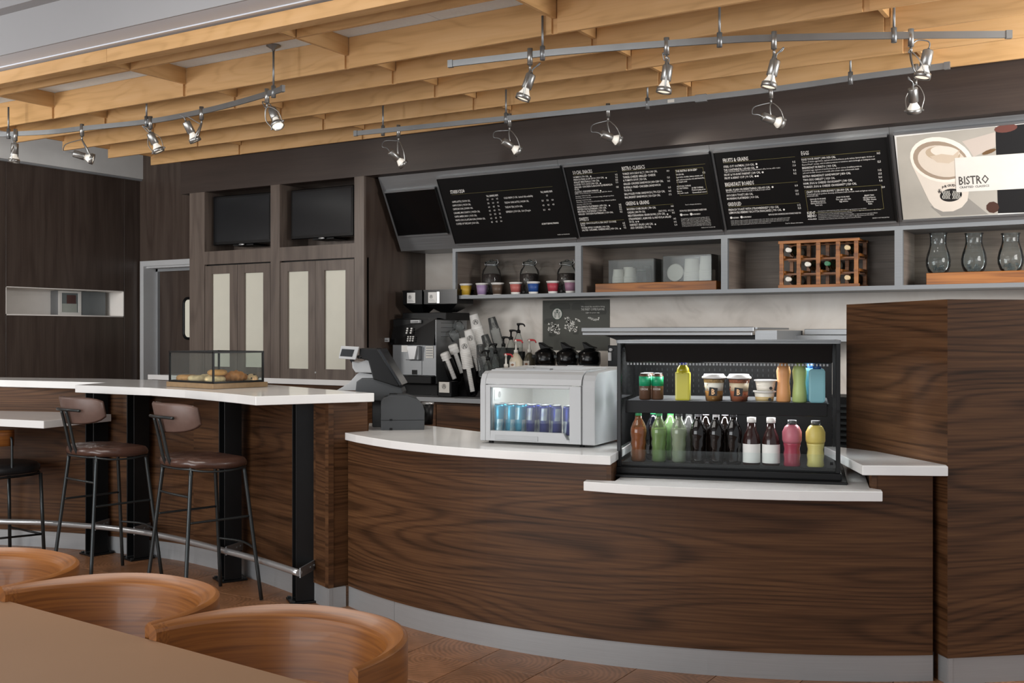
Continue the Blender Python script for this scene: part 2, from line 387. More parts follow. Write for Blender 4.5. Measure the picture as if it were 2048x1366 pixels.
# lettering: each line becomes flat glyph geometry on a given plane
FONT_TMP = []
def glyphs(text, bold=.0):
    cu = bpy.data.curves.new('lettering', 'FONT'); cu.body = text; cu.size = 1.0; cu.resolution_u = 1; cu.offset = bold
    cu.space_character = 1.0
    ob = bpy.data.objects.new('lettering', cu)
    me = bpy.data.meshes.new_from_object(ob)
    vs = [v.co.copy() for v in me.vertices]; fs = [list(p.vertices) for p in me.polygons]
    bpy.data.objects.remove(ob); bpy.data.curves.remove(cu); bpy.data.meshes.remove(me)
    return vs, fs
def write(mb, text, org, ex, ey, width=None, cap=.01, bold=.02, center=False):
    """baseline starts at org, runs along ex, letters rise along ey; squeezed to width"""
    vs, fs = glyphs(text, bold)
    if not vs: return
    x0 = min(v.x for v in vs); x1 = max(v.x for v in vs); k = cap / .70
    sx = (width / (x1 - x0)) if width else k
    xo = -(x0 + x1) / 2 if center else -x0
    ex = Vector(ex).normalized(); ey = Vector(ey).normalized()
    mb.add([Vector(org) + ex * ((v.x + xo) * sx) + ey * (v.y * k) for v in vs], fs)
# ================================================================ SETTING
YB = 7.72      # back wall
YC = 6.87      # cabinet and fascia face
XL = -9.48     # left wall
def struct(name, mb, mat, **k): return tag(mb.build(name, mat, **k), kind='structure')
floor = struct('floor', MB().box(-10, 2.5, -3.6, 8, -.06, -.004), 'grout')
tb = MB().box(-.1585, .1585, -.1585, .1585, -.02, 0)
t0 = None
for i in range(21):
    for j in range(11):
        c = (-7.06 + .32 * i + .16, 1.275 + .32 * j + .16, 0)
        if t0 is None: t0 = tb.build('tile', 'tile', floor, world=False, bevel=.001); o = t0
        else: o = t0.copy(); C.objects.link(o)
        o.location = c
rest = MB()
for i in range(-8, 29):
    for j in range(-14, 21):
        if 0 <= i < 21 and 0 <= j < 11: continue
        x = -7.06 + .32 * i; y = 1.275 + .32 * j
        rest.box(x + .0015, x + .3185, y + .0015, y + .3185, -.02, 0)
tag(rest.build('tile', 'tile', floor), kind='stuff')
# left wall with long niche
na = onX(11.5, 572.6, XL); nb = onX(248, 583, XL); zt = na.z; zb_ = onX(11.5, 630.3, XL).z
NB = (-3.4, na.y, nb.y, YB)
wl = struct('wall_left', MB().box(XL - .14, XL - .10, -3.6, NB[1], 0, 3.5).box(XL - .14, XL - .10, NB[2], 8, 0, 3.5).box(XL - .14, XL - .10, NB[1], NB[2], 0, zb_ - .003).box(XL - .14, XL - .10, NB[1], NB[2], zt + .003, 3.5), 'blacksteel')
g = .002
for y0, y1, z0, z1 in ((NB[0], NB[1] - 1.24, 0, 3.06), (NB[1] - 1.24, NB[1], 0, 3.06), (NB[1], NB[2], 0, zb_), (NB[1], NB[2], zt, 3.06), (NB[2], NB[3], 0, 3.06)):
    MB().box(XL - .1, XL, y0 + g, y1 - g, z0, z1).build('panel', 'darkwood', wl, bevel=.001)
n = MB()
n.box(XL - .36, XL - .34, NB[1], NB[2], zb_, zt); n.box(XL - .34, XL - .001, NB[1], NB[1] + .008, zb_, zt); n.box(XL - .34, XL - .001, NB[2] - .008, NB[2], zb_, zt)
n.box(XL - .34, XL - .001, NB[1], NB[2], zb_, zb_ + .012); n.box(XL - .34, XL - .001, NB[1], NB[2], zt - .008, zt)
n.build('niche_lining', plain('niche_lining_paint', '#f0ebe5', .6, 0, .02), wl)
bulk = struct('trim_1', MB().box(XL, XL + .05, -3.4, YB, 3.075, 3.6), 'whitepaint')
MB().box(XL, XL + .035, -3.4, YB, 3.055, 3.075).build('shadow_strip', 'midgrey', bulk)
# back wall pieces and doorway
dx0 = onY(283, 523, YB).x; dz = onY(283, 523, YB).z; jx = onY(290, 600, YB).x
wb = struct('wall_back', MB().box(-5.7, 1.2, YB, YB + .1, 0, 3.3), 'marble')
MB().box(XL - .1, -5.7, YB, YB + .1, dz, 3.65).build('upper_panel', 'darkwood', wb)
MB().box(XL - .1, dx0 + .003, YB - .003, YB + .1, 0, dz + .004).build('side_strip', 'darkwood', wb)
MB().box(-8.05, -5.7, YB, YB + .1, 0, dz).build('wall_panel', 'darkwood', wb)
YD = onX(316, 600, jx).y
dr = struct('door_1', MB().box(jx, -8.05, YD, YD + .04, 0, dz - .02), 'darkwood')
fr = MB().box(dx0, jx, YB - .02, YB + .02, 0, dz - .0555); fr.box(dx0, -8.0, YB - .02, YB + .02, dz - .055, dz)
fr.box(jx - .02, jx, YB + .02, YD, 0, dz - .055); fr.box(jx, -8.05, YB + .02, YD, dz - .075, dz - .055)
fr.build('door_frame', 'frame', dr)
fr = MB().box(jx, jx + .03, YD - .03, YD, 0, dz - .075); fr.box(jx, -8.05, YD - .03, YD, dz - .105, dz - .075); fr.build('door_stop', 'midgrey', dr)
a = onY(366, 597, YD - .01); b = onY(366, 677, YD - .01)
def rrect(x0, x1, z0, z1, r, k=5):
    out = []
    for cx_, cz, a0 in ((x1 - r, z1 - r, 0), (x0 + r, z1 - r, PI / 2), (x0 + r, z0 + r, PI), (x1 - r, z0 + r, 1.5 * PI)):
        for i in range(k + 1): out.append((cx_ + r * math.cos(a0 + PI / 2 * i / k), cz + r * math.sin(a0 + PI / 2 * i / k)))
    return out
wx0, wx1 = a.x, a.x + .33
MB().tube([(p[0], YD - .012, p[1]) for p in rrect(wx0 + .015, wx1, b.z, a.z, .06)], .016, 6, True).build('window_gasket', 'blackplastic', dr)
MB().extr(rrect(wx0 + .015, wx1, b.z, a.z, .06), YD - .008, YD - .002, 'y').build('window_pane', plain('lit_pane', '#d8d4c4', .3, 0, .02, emit='#d8d4c4', es=.25), dr)
# ceiling: tiles over the timber grid, dropped soffit, front ceiling
ce = struct('ceiling', MB().box(-9.6, 1.2, -3.6, 3.80, 3.38, 3.44), 'ceiling')
MB().box(-9.6, 1.2, 3.80, 3.89, 3.33, 3.44).build('ceiling_step', 'ceiling', ce)
MB().box(-9.6, 1.2, 3.896, 4.17, 3.09, 3.44).build('soffit', 'soffit', ce)
MB().box(-9.6, 1.2, 3.885, 3.895, 3.09, 3.44).build('soffit_face', 'ceiling', ce)
MB().box(-9.6, 1.2, 4.048, 4.056, 3.084, 3.09).build('soffit_trim', 'soffit', ce)
MB().box(-8.2, 1.2, 4.17, 7.8, 3.21, 3.3).build('ceiling_deck', 'soffit', ce)
MB().box(-9.6, -8.2, 4.17, 7.8, 3.6, 3.66).build('ceiling_deck', 'soffit', ce)
MB().box(-8.212, -8.2, 4.17, 7.8, 3.187, 3.6).build('ceiling_edge', 'soffit', ce)
tl = MB().box(.002, 1.408, .002, .608, 3.187, 3.205).build('ceiling_tile', 'tilewhite', ce)
k = 0
MB().box(-8.198, -7.772, 4.172, 7.8, 3.187, 3.205).build('ceiling_tile', 'tilewhite', ce)
for i in range(1, 8):
    for j in range(6):
        o = tl if k == 0 else tl.copy()
        if k: C.objects.link(o)
        o.location = (-9.18 + 1.41 * i, 4.17 + .61 * j, 0); k += 1
# dark fascia over cabinets and menu
fx = onY(361, 372, YC).x
ZF = onY(728, 352, YC).z
struct('trim_2', MB().box(fx, 1.2, YC, 7.0, ZF, 3.186), 'fascia')
struct('trim_3', MB().box(-5.68, 1.2, 7.0, YB, ZF + .01, 3.186), 'fascia')

# ================================================================ TIMBER CEILING GRID
grid = thing('ceiling_grid', 'pale birch timber ceiling grid of long boards and cross boards over the counter', 'ceiling grid', (-4, 5, 3.0))
CX_ = [-7.03, -5.63, -4.225, -2.80, -1.30]
XE = -8.2
for r_, (y, z0) in enumerate(((4.50, 3.08), (4.95, 3.0), (5.405, 3.0), (5.86, 3.0), (6.325, 3.0), (6.80, 3.0))):
    ed = [XE] + CX_ + [.9]
    for i in range(len(ed) - 1):
        x0 = ed[i] + (.016 if i else 0); x1 = ed[i + 1] - (.018 if i < len(ed) - 2 else 0)
        MB().box(x0, x1, y, y + .014, z0, 3.186).build('beam', 'maple', grid, bevel=.001)
    MB().box(XE + .004, .9, y + .0145, y + .026, z0 + .002, 3.186).build('backing_board', 'maple', grid)
for x in [XE + .012] + CX_:
    ys = (4.175, 4.50, 4.95, 5.405, 5.86, 6.325, 6.80)
    for i in range(len(ys) - 1):
        MB().box(x - .011, x + .011, ys[i] + (.027 if i else 0), ys[i + 1] - (0.001 if i == 0 else .0), 3.08, 3.186).build('cross_board', 'maple', grid)
for x0, x1 in ((XE, onY(213, 93, 4.09).x), (onY(213, 93, 4.09).x + .002, -1.2), (-1.198, .9)):
    MB().box(x0, x1, 4.09, 4.17, 3.0, 3.078).build('edge_beam', 'maple', grid, bevel=.0015)

# ================================================================ CABINET WALL
cab = thing('display_cabinet', 'tall dark brown built-in cabinet with two screen recesses above frosted doors', 'cabinet', (-6.7, YC, 1.03))
xc = lambda u: onY(u, 600, YC).x
ZL = 1.03
zC = lambda u, v: onY(u, v, YC).z
XA, XB1, XB2, XM1, XM2, XR, XS = xc(379), xc(409), xc(409), xc(541), xc(559.3), xc(708.6), xc(728)
zn_t = zC(559.3, 368.6); zn_b = zC(559.3, 494.8); zd_t = zC(559.3, 522.3); zd_b = zC(640, 759.5)
f = MB()
for x0, x1 in ((XA, XB1), (XM1, XM2), (XR, XS)): f.box(x0, x1, YC, YC + .025, ZL, ZF)
for x0, x1 in ((XB1, XM1), (XM2, XR)):
    f.box(x0, x1, YC + .001, YC + .025, zn_t, ZF); f.box(x0, x1, YC + .001, YC + .025, zd_t, zn_b); f.box(x0, x1, YC + .001, YC + .025, ZL, zd_b)
f.build('face_frame', 'cabinet', cab, bevel=.0015)
MB().box(XS - .02, XS, YC + .025, YB - .002, ZL + .001, ZF).build('side_panel', 'darkwood', cab)
MB().box(XA, XA + .02, YC + .025, YB - .002, ZL + .001, ZF).build('side_panel', 'cabinet', cab)
for x0, x1 in ((XB1, XM1), (XM2, XR)):
    n = MB().box(x0 - .02, x1 + .02, YC + .36, YC + .38, zn_b - .02, zn_t + .02)
    n.box(x0 - .02, x0, YC + .025, YC + .36, zn_b, zn_t); n.box(x1, x1 + .02, YC + .025, YC + .36, zn_b, zn_t)
    n.box(x0, x1, YC + .025, YC + .36, zn_b - .02, zn_b); n.box(x0, x1, YC + .025, YC + .36, zn_t, zn_t + .02)
    n.build('screen_recess', 'cabinet', cab)
def door(x0, x1, gx0, gx1, gz0, gz1, lock=False):
    y0, y1 = YC + .002, YC + .022; m = MB()
    m.box(x0, gx0, y0, y1, zd_b, zd_t - .012); m.box(gx1, x1, y0, y1, zd_b, zd_t - .012)
    m.box(gx0, gx1, y0, y1, zd_b, gz0); m.box(gx0, gx1, y0, y1, gz1, zd_t - .012)
    d = m.build('door', 'cabinet', cab, bevel=.0015)
    MB().box(gx0 - .01, gx1 + .01, y1 - .001, y1 + .004, gz0 - .01, gz1 + .01).build('frosted_pane', 'cream', d)
    if lock:
        o = MB(); o.cyl((lock, y0 - .004, zC(632.7, 745)), (lock, y0, zC(632.7, 745)), .008, 12); o.build('lock', 'chrome', d)
def gz(u, v): return zC(u, v)
door(XB1 + .004, xc(474) - .002, xc(423), xc(459), gz(424, 733), gz(424, 548))
door(xc(474) + .002, XM1 - .006, xc(488), xc(526), gz(489, 734), gz(489, 546))
door(XM2 + .004, xc(630) - .001, xc(574.5), xc(616), gz(576, 737), gz(576, 543.5), xc(632.7) - .01)
door(xc(630) + .001, XR - .004, xc(648), xc(690.6), gz(650, 738.5), gz(650, 541))
MB().box(XA, XS, YC + .04, YC + .06, ZL, zd_t).build('inner_back', 'blacksteel', cab)
# televisions
def tv(u0, u1, ut, ub, y, rz, lab):
    p = onY(u0, ut, y); q = onY(u1, ub, y); wd = q.x - p.x; cx_ = (p.x + q.x) / 2
    t = thing('television', lab, 'television', (cx_, y, q.z), rz, 'televisions over the cabinet doors')
    h = p.z - q.z
    MB().box(-wd / 2, wd / 2, 0, .045, 0, h).build('housing', 'glossblack', t, world=False, bevel=.006)
    MB().box(-wd / 2 + .022, wd / 2 - .022, -.002, .002, .03, h - .022).build('screen', 'screen', t, world=False)
    MB().ball((0, .0, -.004), .035, .012, .010).build('emblem', 'chrome', t, world=False)
    MB().box(-.12, .12, .02, .2, -.012, .0).build('wall_bracket', 'blackplastic', t, world=False)
tv(429, 539.5, 394, 484.5, YC + .10, math.radians(3), 'flat black television in the left recess of the dark cabinet')
tv(581.5, 707, 381, 471.5, YC + .08, 0, 'flat black television in the right recess of the dark cabinet, nearer the menus')
# stone ledge below the cabinet and its base
lz = ZL
led = tag(MB().box(-8.3, XS + .01, YC - .02, YC + .02, lz - .045, lz).box(-8.3, XS + .01, YC - .01, YB - .05, lz - .044, lz - .002).build('ledge', 'quartz'), 'narrow white stone ledge running under the frosted cabinet doors', 'ledge')
tag(MB().box(-8.3, XS, YC + .03, YB - .02, .0, lz - .046).build('base_cabinet', 'walnut'), 'low walnut base cabinet below the narrow white ledge', 'cabinet')

# ================================================================ MENU HOUSING, BOARDS, SHELF UNIT
pA = Vector((0, 6.99, ZF)); pB = Vector((0, 7.30, 2.12)); dn = (pB - pA).normalized(); nr = Vector((0, -dn.z, dn.y)) * -1
if nr.y > 0: nr = -nr
HX0 = onY(780, 430, 7.15).x; HX1 = 1.0
hs = thing('menu_housing', 'long brushed steel sloping housing that carries the menu boards', 'menu housing', (-3, 7.3, 2.12))
sx_ = sorted([HX0 - .0, onplane(1150, 470, pA, nr).x, onplane(1447, 455, pA, nr).x, onplane(1797, 430, pA, nr).x, HX1])
for i in range(len(sx_) - 1):
    MB().extr([(pA.y, pA.z), (pB.y, pB.z), (pB.y + .01, pB.z), (pA.y + .03, pA.z)], sx_[i] + .001, sx_[i + 1] - .001, 'x').build('front_plate', 'steel', hs)
MB().extr([(pA.y + .03, pA.z), (pB.y + .01, pB.z + .002), (YB - .005, pB.z + .002), (YB - .005, pA.z)], HX0 + .002, HX1, 'x').build('housing_body', 'steel', hs)
def bpt(u, v, off=.02): return onplane(u, v, pA + nr * off, nr)
def bquad(tl_, tr, bl, br, off):
    P = [bpt(*q, off) for q in (tl_, tr, br, bl)]
    x0 = (P[0].x + P[3].x) / 2; x1 = (P[1].x + P[2].x) / 2
    ta = ((P[0] + P[1]) / 2 - pA).dot(dn); tb_ = ((P[2] + P[3]) / 2 - pA).dot(dn)
    return x0, x1, ta, tb_
def slab(x0, x1, ta, tb_, o0, o1, m=None):
    m = m or MB(); Q = []
    for o_ in (o0, o1):
        for t in (ta, tb_):
            p = pA + dn * t + nr * o_
            Q += [(x0, p.y, p.z), (x1, p.y, p.z)]
    return m.add(Q, [(0, 1, 3, 2), (4, 6, 7, 5), (0, 4, 5, 1), (2, 3, 7, 6), (0, 2, 6, 4), (1, 5, 7, 3)])
def menu(name, label, cat, quad, mat='board', group='menu boards over the shelf'):
    x0, x1, ta, tb_ = bquad(*quad, .02)
    p = pA + dn * ta
    t = thing(name, label, cat, ((x0 + x1) / 2, p.y, p.z), 0, group)
    slab(x0, x1, ta, tb_, .004, .018).build('panel', mat, t)
    slab(x0 - .004, x1 + .004, ta - .014, ta, .002, .026).build('rail', 'steel', t); slab(x0 - .004, x1 + .004, tb_, tb_ + .012, .002, .026).build('rail', 'steel', t)
    slab(x0 - .006, x0, ta - .006, tb_ + .006, .002, .022).build('edge_strip', 'blacksteel', t); slab(x1, x1 + .010, ta - .006, tb_ + .006, .002, .024).build('edge_strip', 'blacksteel', t)
    return t, (x0, x1, ta, tb_)
LOFF = .0195
class Sheet:
    """writes lettering on the sloped boards at the places read from an enlarged view"""
    def __init__(s, sc, ox, oy): s.sc = sc; s.ox = ox; s.oy = oy; s.m = MB(); s.g = MB()
    def P(s, x, y): return bpt(x / s.sc + s.ox, y / s.sc + s.oy, LOFF)
    def w(s, text, x0, y0, x1, cap, bold=.02):
        a = s.P(x0, y0); b = s.P(x1, y0 - (x1 - x0) * .07); c = s.P(x0, y0 - cap)
        write(s.m, text, (a.x, a.y, a.z), (1, 0, 0), -dn, abs(b.x - a.x), (c - a).length, bold)
    def line(s, x0, y0, x1, y1, th=1.6, gold=True):
        a = s.P(x0, y0); b = s.P(x1, y1); ta = (a - pA).dot(dn)
        slab(a.x, b.x, ta, ta + th * .0011, LOFF - .001, LOFF + .0005, s.g if gold else s.m)
    def rect(s, x0, y0, x1, y1):
        a = s.P(x0, y0); b = s.P(x1, y1); ta = (a - pA).dot(dn); tb_ = (b - pA).dot(dn)
        for q in ((a.x, b.x, ta, ta + .0016), (a.x, b.x, tb_, tb_ + .0016), (a.x, a.x + .0016, ta, tb_), (b.x, b.x + .0016, ta, tb_)): slab(*q, LOFF - .001, LOFF + .0005, s.g)
    def dot(s, x, y, r=6):
        p = s.P(x, y); rr = r * .00115; s.m.add([(p.x + rr * math.cos(a_), p.y, p.z) if False else tuple(Vector((p.x, p.y, p.z)) + Vector((rr * math.cos(a_), 0, 0)) + dn * (rr * math.sin(a_))) for a_ in [2 * PI * i / 10 for i in range(10)]], [list(range(10))])
    def done(s, t):
        tag(s.m.build('lettering', 'white', t), kind='stuff')
        if s.g.v: tag(s.g.build('rule_lines', 'goldline', t), kind='stuff')
t, q = menu('display_screen', 'blank black screen at the left end of the steel menu housing', 'screen', ((775, 385), (872, 378), (793, 472), (892, 466)), 'glossblack', None)
t1, _ = menu('menu_board', 'black menu board of coffee and tea drinks, leftmost of the menus', 'menu board', ((879.9, 357.4), (1124.7, 335.1), (905.7, 488.6), (1147, 474.5)))
s = Sheet(4.269, 860, 300)
s.w('STARBUCKS®', 177, 374, 300, 28, .02); s.line(185, 382, 1045, 313)
for x in (482, 945): s.w('TALL | GRANDE | VENTI', x, 401 if x < 500 else 367, x + 100, 14, .03)
L1 = [('CAFFE LATTE | 150/190 CAL', 190, 452, 345), ('CAPPUCCINO | 90/130 CAL', 193, 483, 350), ('CAFFE MOCHA | 290/400 CAL', 198, 514, 368), ('CARAMEL MACCHIATO | 190/250 CAL', 205, 547, 428),
      ('CAFFE AMERICANO | 10/15 CAL', 212, 578, 402), ('WHITE CHOCOLATE MOCHA | 370/460 CAL', 219, 609, 473), ('COFFEE OF THE DAY | 5/10 CAL', 226, 640, 418)]
pr = [('5.5', '6.0', '6.5'), ('5.5', '6.0', '6.5'), ('6.0', '6.5', '7.0'), ('6.5', '6.5', '7.0'), ('5.0', '5.5', '5.5'), ('6.5', '6.5', '7.0'), ('4.5', '4.5', '5.0')]
for i, (tx, x, y, x1) in enumerate(L1):
    s.w(tx, x, y, x1, 15, .012)
    for j in range(3): s.w(pr[i][j], 487 + 6 * i + 40 * j, 430 + 32 * i - 4 * j, 502 + 6 * i + 40 * j, 13, .02)
L1 = [('COLD BREW | 5 CAL  Limited daily availability', 632, 418, 880), ('TAZO® CHAI LATTE | 190/240 CAL', 638, 458, 846), ('TAZO® TEA | 0/170 CAL', 644, 497, 792), ('ESPRESSO | 5/10 CAL  Solo | Doppio', 652, 536, 862)]
for tx, x, y, x1 in L1: s.w(tx, x, y, x1, 15, .012)
s.w('5.5', 993, 396, 1008, 13)
for i, row in enumerate((('5.5', '5.5', '6.0'), ('4.5', '4.5', '4.5'), ('3.5', '4.0'))):
    for j, p_ in enumerate(row): s.w(p_, 955 + 7 * i + 42 * j, 440 + 39 * i - 4 * j, 972 + 7 * i + 42 * j, 13)
s.w('ASK ABOUT SEASONAL STANDARDS', 955, 638, 1100, 14, .02); s.w('PRICES DO NOT INCLUDE TAX', 1090, 727, 1193, 7, .01)
s.done(t1)
t2, _ = menu('menu_board', 'black menu board headed social snacks and bistro classics, second from the left', 'menu board', ((1134, 331.6), (1421.8, 309.4), (1155.6, 474.6), (1439.8, 459.8)))
s = Sheet(4.268, 1120, 300)
for tx, x, y, x1, c in (('SOCIAL SNACKS', 112, 210, 278, 30), ('BISTRO CLASSICS', 532, 176, 727, 32), ('GREENS & GRAINS', 563, 474, 764, 31), ('SWEETS', 167, 607, 247, 28)): s.w(tx, x, y, x1, c, .01)
s.line(114, 214, 488, 190); s.line(532, 180, 1240, 133); s.line(565, 488, 965, 462); s.line(170, 618, 545, 597)
for tx, x, y, x1, p_ in (('HUMMUS | 790 CAL', 116, 241, 245, '9.5'), ('FRENCH FRIES & DIP DUO | 910 CAL', 118, 263, 378, '9.0'), ('SKILLET MEATBALLS | 980 CAL', 120, 285, 338, '13.5'), ('LOADED TOT-CHOS | 860 CAL', 122, 306, 330, '11.0'),
        ('GRILLED CHICKEN & BACON QUESADILLA', 124, 327, 450, ''), ('970 CAL', 126, 346, 165, '13.5'), ('CLASSIC CHICKEN WINGS', 128, 367, 330, ''), ('MARGHERITA FLATBREAD | 870 CAL', 148, 496, 402, '14.5'),
        ('PEPPERONI FLATBREAD | 970 CAL', 151, 516, 398, '15.5'), ('MEATBALL FLATBREAD | 1150 CAL', 154, 536, 394, '15.5'), ('GRILLED CHICKEN FLATBREAD | 1130 CAL', 158, 557, 455, '16.5'),
        ('DARK CHOCOLATE & SEA SALT COOKIE', 176, 636, 480, ''), ('740 CAL', 180, 653, 216, '6.5'), ('WARM APPLE COBBLER | 960 CAL', 184, 673, 425, '9.5'), ('SALTED CARAMEL CHEESECAKE | 430 CAL', 190, 693, 498, '9.5')):
    s.w(tx, x, y, x1, 14, .012)
    if p_: s.w(p_, x + 356, y - 22, x + 376, 15, .01)
for i, (tx, y) in enumerate((('Buffalo, choice of bone in or boneless wings, with blue cheese', 380), ('dressing | 1070/1190 CAL', 401), ('Hot honey, choice of bone in or boneless wings, with green goddess', 417), ('dressing | 1100/1190 CAL', 437), ('Citrus lime, choice of bone in or boneless wings, with green goddess', 453), ('dressing | 1070/1150 CAL', 472))):
    s.w(tx, 130 + 3 * i, y, (445 + 8 * i) if i % 2 == 0 else 262 + 2 * i, 10, .0)
for tx, x, y, x1, p_ in (('TURKEY AVOCADO B.L.T. | 780-1140 CAL', 536, 214, 832, '14.0'), ('THREE-CHEESE GRILLED CHEESE', 539, 243, 817, ''), ('& TOMATO SOUP | 920 CAL', 541, 270, 742, '12.5'), ('GRILLED CHICKEN SANDWICH | 860-1280 CAL', 543, 300, 884, '16.5'),
        ('BUFFALO FRIED CHICKEN SANDWICH', 547, 330, 860, ''), ('790-1180 CAL', 549, 355, 615, '16.5'), ('BBQ PULLED PORK SANDWICH | 790-1220 CAL', 552, 386, 898, '16.5'), ('BBQ BRISKET SANDWICH | 920-1220 CAL', 555, 415, 858, '17.5'),
        ('MODERN COBB SALAD | 780 CAL', 573, 515, 820, '14.5'), ('CAESAR | 380-790 CAL', 577, 543, 730, ''), ('MEDITERRANEAN GRAIN BOWL | 570 CAL', 583, 571, 900, '14.5'), ('STRAWBERRY, ALMOND & ARUGULA SALAD', 588, 599, 951, ''),
        ('500 CAL', 594, 622, 635, '14.5'), ('HARVEST SALAD | 640 CAL', 599, 649, 796, '14.5'), ('ADD CHICKEN | 170 CAL', 604, 674, 780, '5.0')):
    s.w(tx, x, y, x1, 17, .012)
    if p_: s.w(p_, x + 376, y - 28, x + 398, 15, .01)
s.w('HALF | FULL   6.0 | 13.5', 843, 528, 972, 14, .01)
s.rect(982, 168, 1258, 372)
s.w('THE BISTRO BURGER*', 988, 191, 1173, 17, .012); s.w('17.5', 1218, 200, 1240, 14); s.w('950-1350 CAL', 990, 218, 1058, 13)
for tx, x, y, x1 in (('Aged white cheddar, lettuce, tomato, and', 992, 240, 1218), ('garlic aioli on a brioche roll, with french fries', 994, 262, 1238), ('or arugula salad', 996, 280, 1085), ('ADDITIONAL TOPPINGS', 998, 318, 1118), ('$2.5 PER TOPPING', 1000, 337, 1094), ('Bacon', 1002, 359, 1043), ('Avocado mash', 1004, 376, 1096), ('$1 PER TOPPING', 1126, 330, 1222), ('Pickled jalapeños', 1128, 348, 1243), ('Caramelized onions', 1130, 369, 1255)):
    s.w(tx, x, y, x1, 12, .01)
s.w('Scan for allergen information', 1070, 472, 1206, 10, .0)
s.w('WE PROUDLY SERVE SUSTAINABLY RAISED PORK', 1022, 528, 1253, 14, .01)
s.dot(1035, 553, 9); s.w('VEGETARIAN', 1050, 559, 1097, 10); s.dot(1120, 548, 9); s.w('GLUTEN FRIENDLY', 1134, 554, 1200, 10)
for i in range(7): s.w(['Consuming raw or undercooked meats, poultry, seafood,', 'shellfish or eggs may increase your risk of foodborne', 'illness. 2,000 calories a day is used for general', 'nutrition advice, but calorie needs vary. Additional', 'nutrition information is available upon request. Please', 'tell your server about any food allergy before you order', 'or if a person in your party has a food allergy.'][i], 1032 + 2 * i, 589 + 11 * i, 1275 + 3 * i, 7, 0)
s.w('PRICES DO NOT INCLUDE TAX', 1208, 667, 1326, 8, 0)
for x, y in ((262, 225), (394, 238), (345, 285), (347, 348), (422, 474), (515, 671), (918, 548), (650, 613), (668, 611), (814, 634)): s.dot(x, y, 5)
s.done(t2)
t3, _ = menu('menu_board', 'black menu board headed eggs, fruits and grains, nearest the coffee poster', 'menu board', ((1432, 305.5), (1775.4, 273), (1451, 460.7), (1789, 441.8)))
s = Sheet(3.692, 1420, 250)
for tx, x, y, x1, c in (('FRUITS & GRAINS', 98, 277, 285, 28), ('BREAKFAST BOARDS', 114, 455, 326, 28), ('GRIDDLED', 133, 600, 233, 27), ('EGGS', 675, 224, 732, 29)): s.w(tx, x, y, x1, c, .01)
s.line(98, 280, 628, 240); s.line(116, 458, 645, 421); s.line(136, 607, 660, 573); s.line(675, 240, 1255, 183)
for tx, x, y, x1, p_ in (('STEEL CUT OATMEAL | 310 CAL', 101, 317, 328, '9.5'), ('THE CONTINENTAL | 650-820 CAL', 104, 342, 332, '11.0'), ('FRUIT & YOGURT PARFAIT | 240 CAL', 107, 378, 374, '9.0'), ('FRUIT & BERRY CUP | 90 CAL', 109, 402, 321, '9.5'),
        ('BAGEL: PLAIN OR EVERYTHING | 350-410 CAL', 119, 490, 446, '6.0'), ('AVOCADO TOAST | 450 CAL', 123, 529, 319, '13.0'), ('MORNING FLATBREAD | 910 CAL', 127, 553, 361, '13.5'), ('FRENCH TOAST WITH STRAWBERRIES* | 920 CAL', 139, 635, 510, '11.5'), ('LEMON BLUEBERRY RICOTTA PANCAKES | 790 CAL', 143, 657, 529, '12.5')):
    s.w(tx, x, y, x1, 15, .012); s.w(p_, x + 508, y - 36, x + 530, 15, .01)
s.w('Yogurt, blueberry muffin, banana and choice of tall brewed coffee, hot tea, milk or juice', 106, 353, 520, 10, 0)
s.w('Choice of plain cream cheese and jelly or herbed cream cheese', 120, 502, 446, 10, 0)
for tx, x, y, x1, p_ in (('EGGS YOUR WAY* | 840-1050 CAL', 677, 264, 928, '14.5'), ('BREAKFAST BURRITO | 900 CAL', 682, 326, 935, '12.5'), ('BISTRO BREAKFAST SANDWICH* | 850 CAL', 686, 389, 1040, '11.5'), ('TWO EGG OMELET* | 1020 CAL', 689, 415, 924, '13.5'),
        ('HAM, EGG & CHEESE CROISSANT* | 540 CAL', 691, 441, 1053, '10.0'), ('TURKEY, EGG & CHEESE CROISSANT* | 520 CAL', 694, 467, 1084, '9.0'), ('CRAFT YOUR OWN BOWL* | 280-800 CAL', 712, 504, 1028, '13.0')):
    s.w(tx, x, y, x1, 15, .012); s.w(p_, x + 556, y - 48 + (10 if x > 700 else 0), x + 580, 15, .01)
for tx, x, y, x1 in (('Choice of whole eggs/whites, applewood smoked bacon, pork, turkey, harvest apple chicken or', 679, 281, 1217), ('Beyond Meat® sausage, with breakfast potatoes or tomatoes, and sourdough or multigrain toast', 681, 300, 1221), ('Scrambled eggs, applewood smoked bacon, green onions, breakfast potatoes,', 684, 343, 1122), ('jack and cheddar cheeses in a tortilla with tomato salsa and avocado mash', 686, 361, 1100),
        ('Tossed with green goddess dressing and finished with avocado mash and green onions and', 714, 519, 1232), ('served with salsa', 716, 532, 800)): s.w(tx, x, y, x1, 11, .0)
s.rect(700, 482, 1282, 618)
for tx, x, y, x1 in (('CHOOSE YOUR BASE', 738, 556, 855), ('Breakfast potatoes', 746, 571, 852), ('Quinoa & brown rice', 744, 585, 857), ('Tater tots', 776, 598, 830), ('EGGS YOUR WAY', 935, 540, 1032), ('Two eggs, any style', 930, 556, 1041), ('Egg whites', 957, 570, 1020), ('SELECT TWO', 1140, 527, 1213), ('Chopped bacon', 1130, 543, 1222), ('Cheddar cheese', 1132, 558, 1228), ('Tomatoes', 1152, 572, 1207), ('Kale', 1170, 587, 1198)): s.w(tx, x, y, x1, 11, .01)
for tx, y, x1 in (("KIDS'", 660, 778), ('MENU', 683, 785), ('AVAILABLE', 701, 788)): s.w(tx, 719 + (y - 660) * .1, y, x1, 19 if y < 690 else 9, .02)
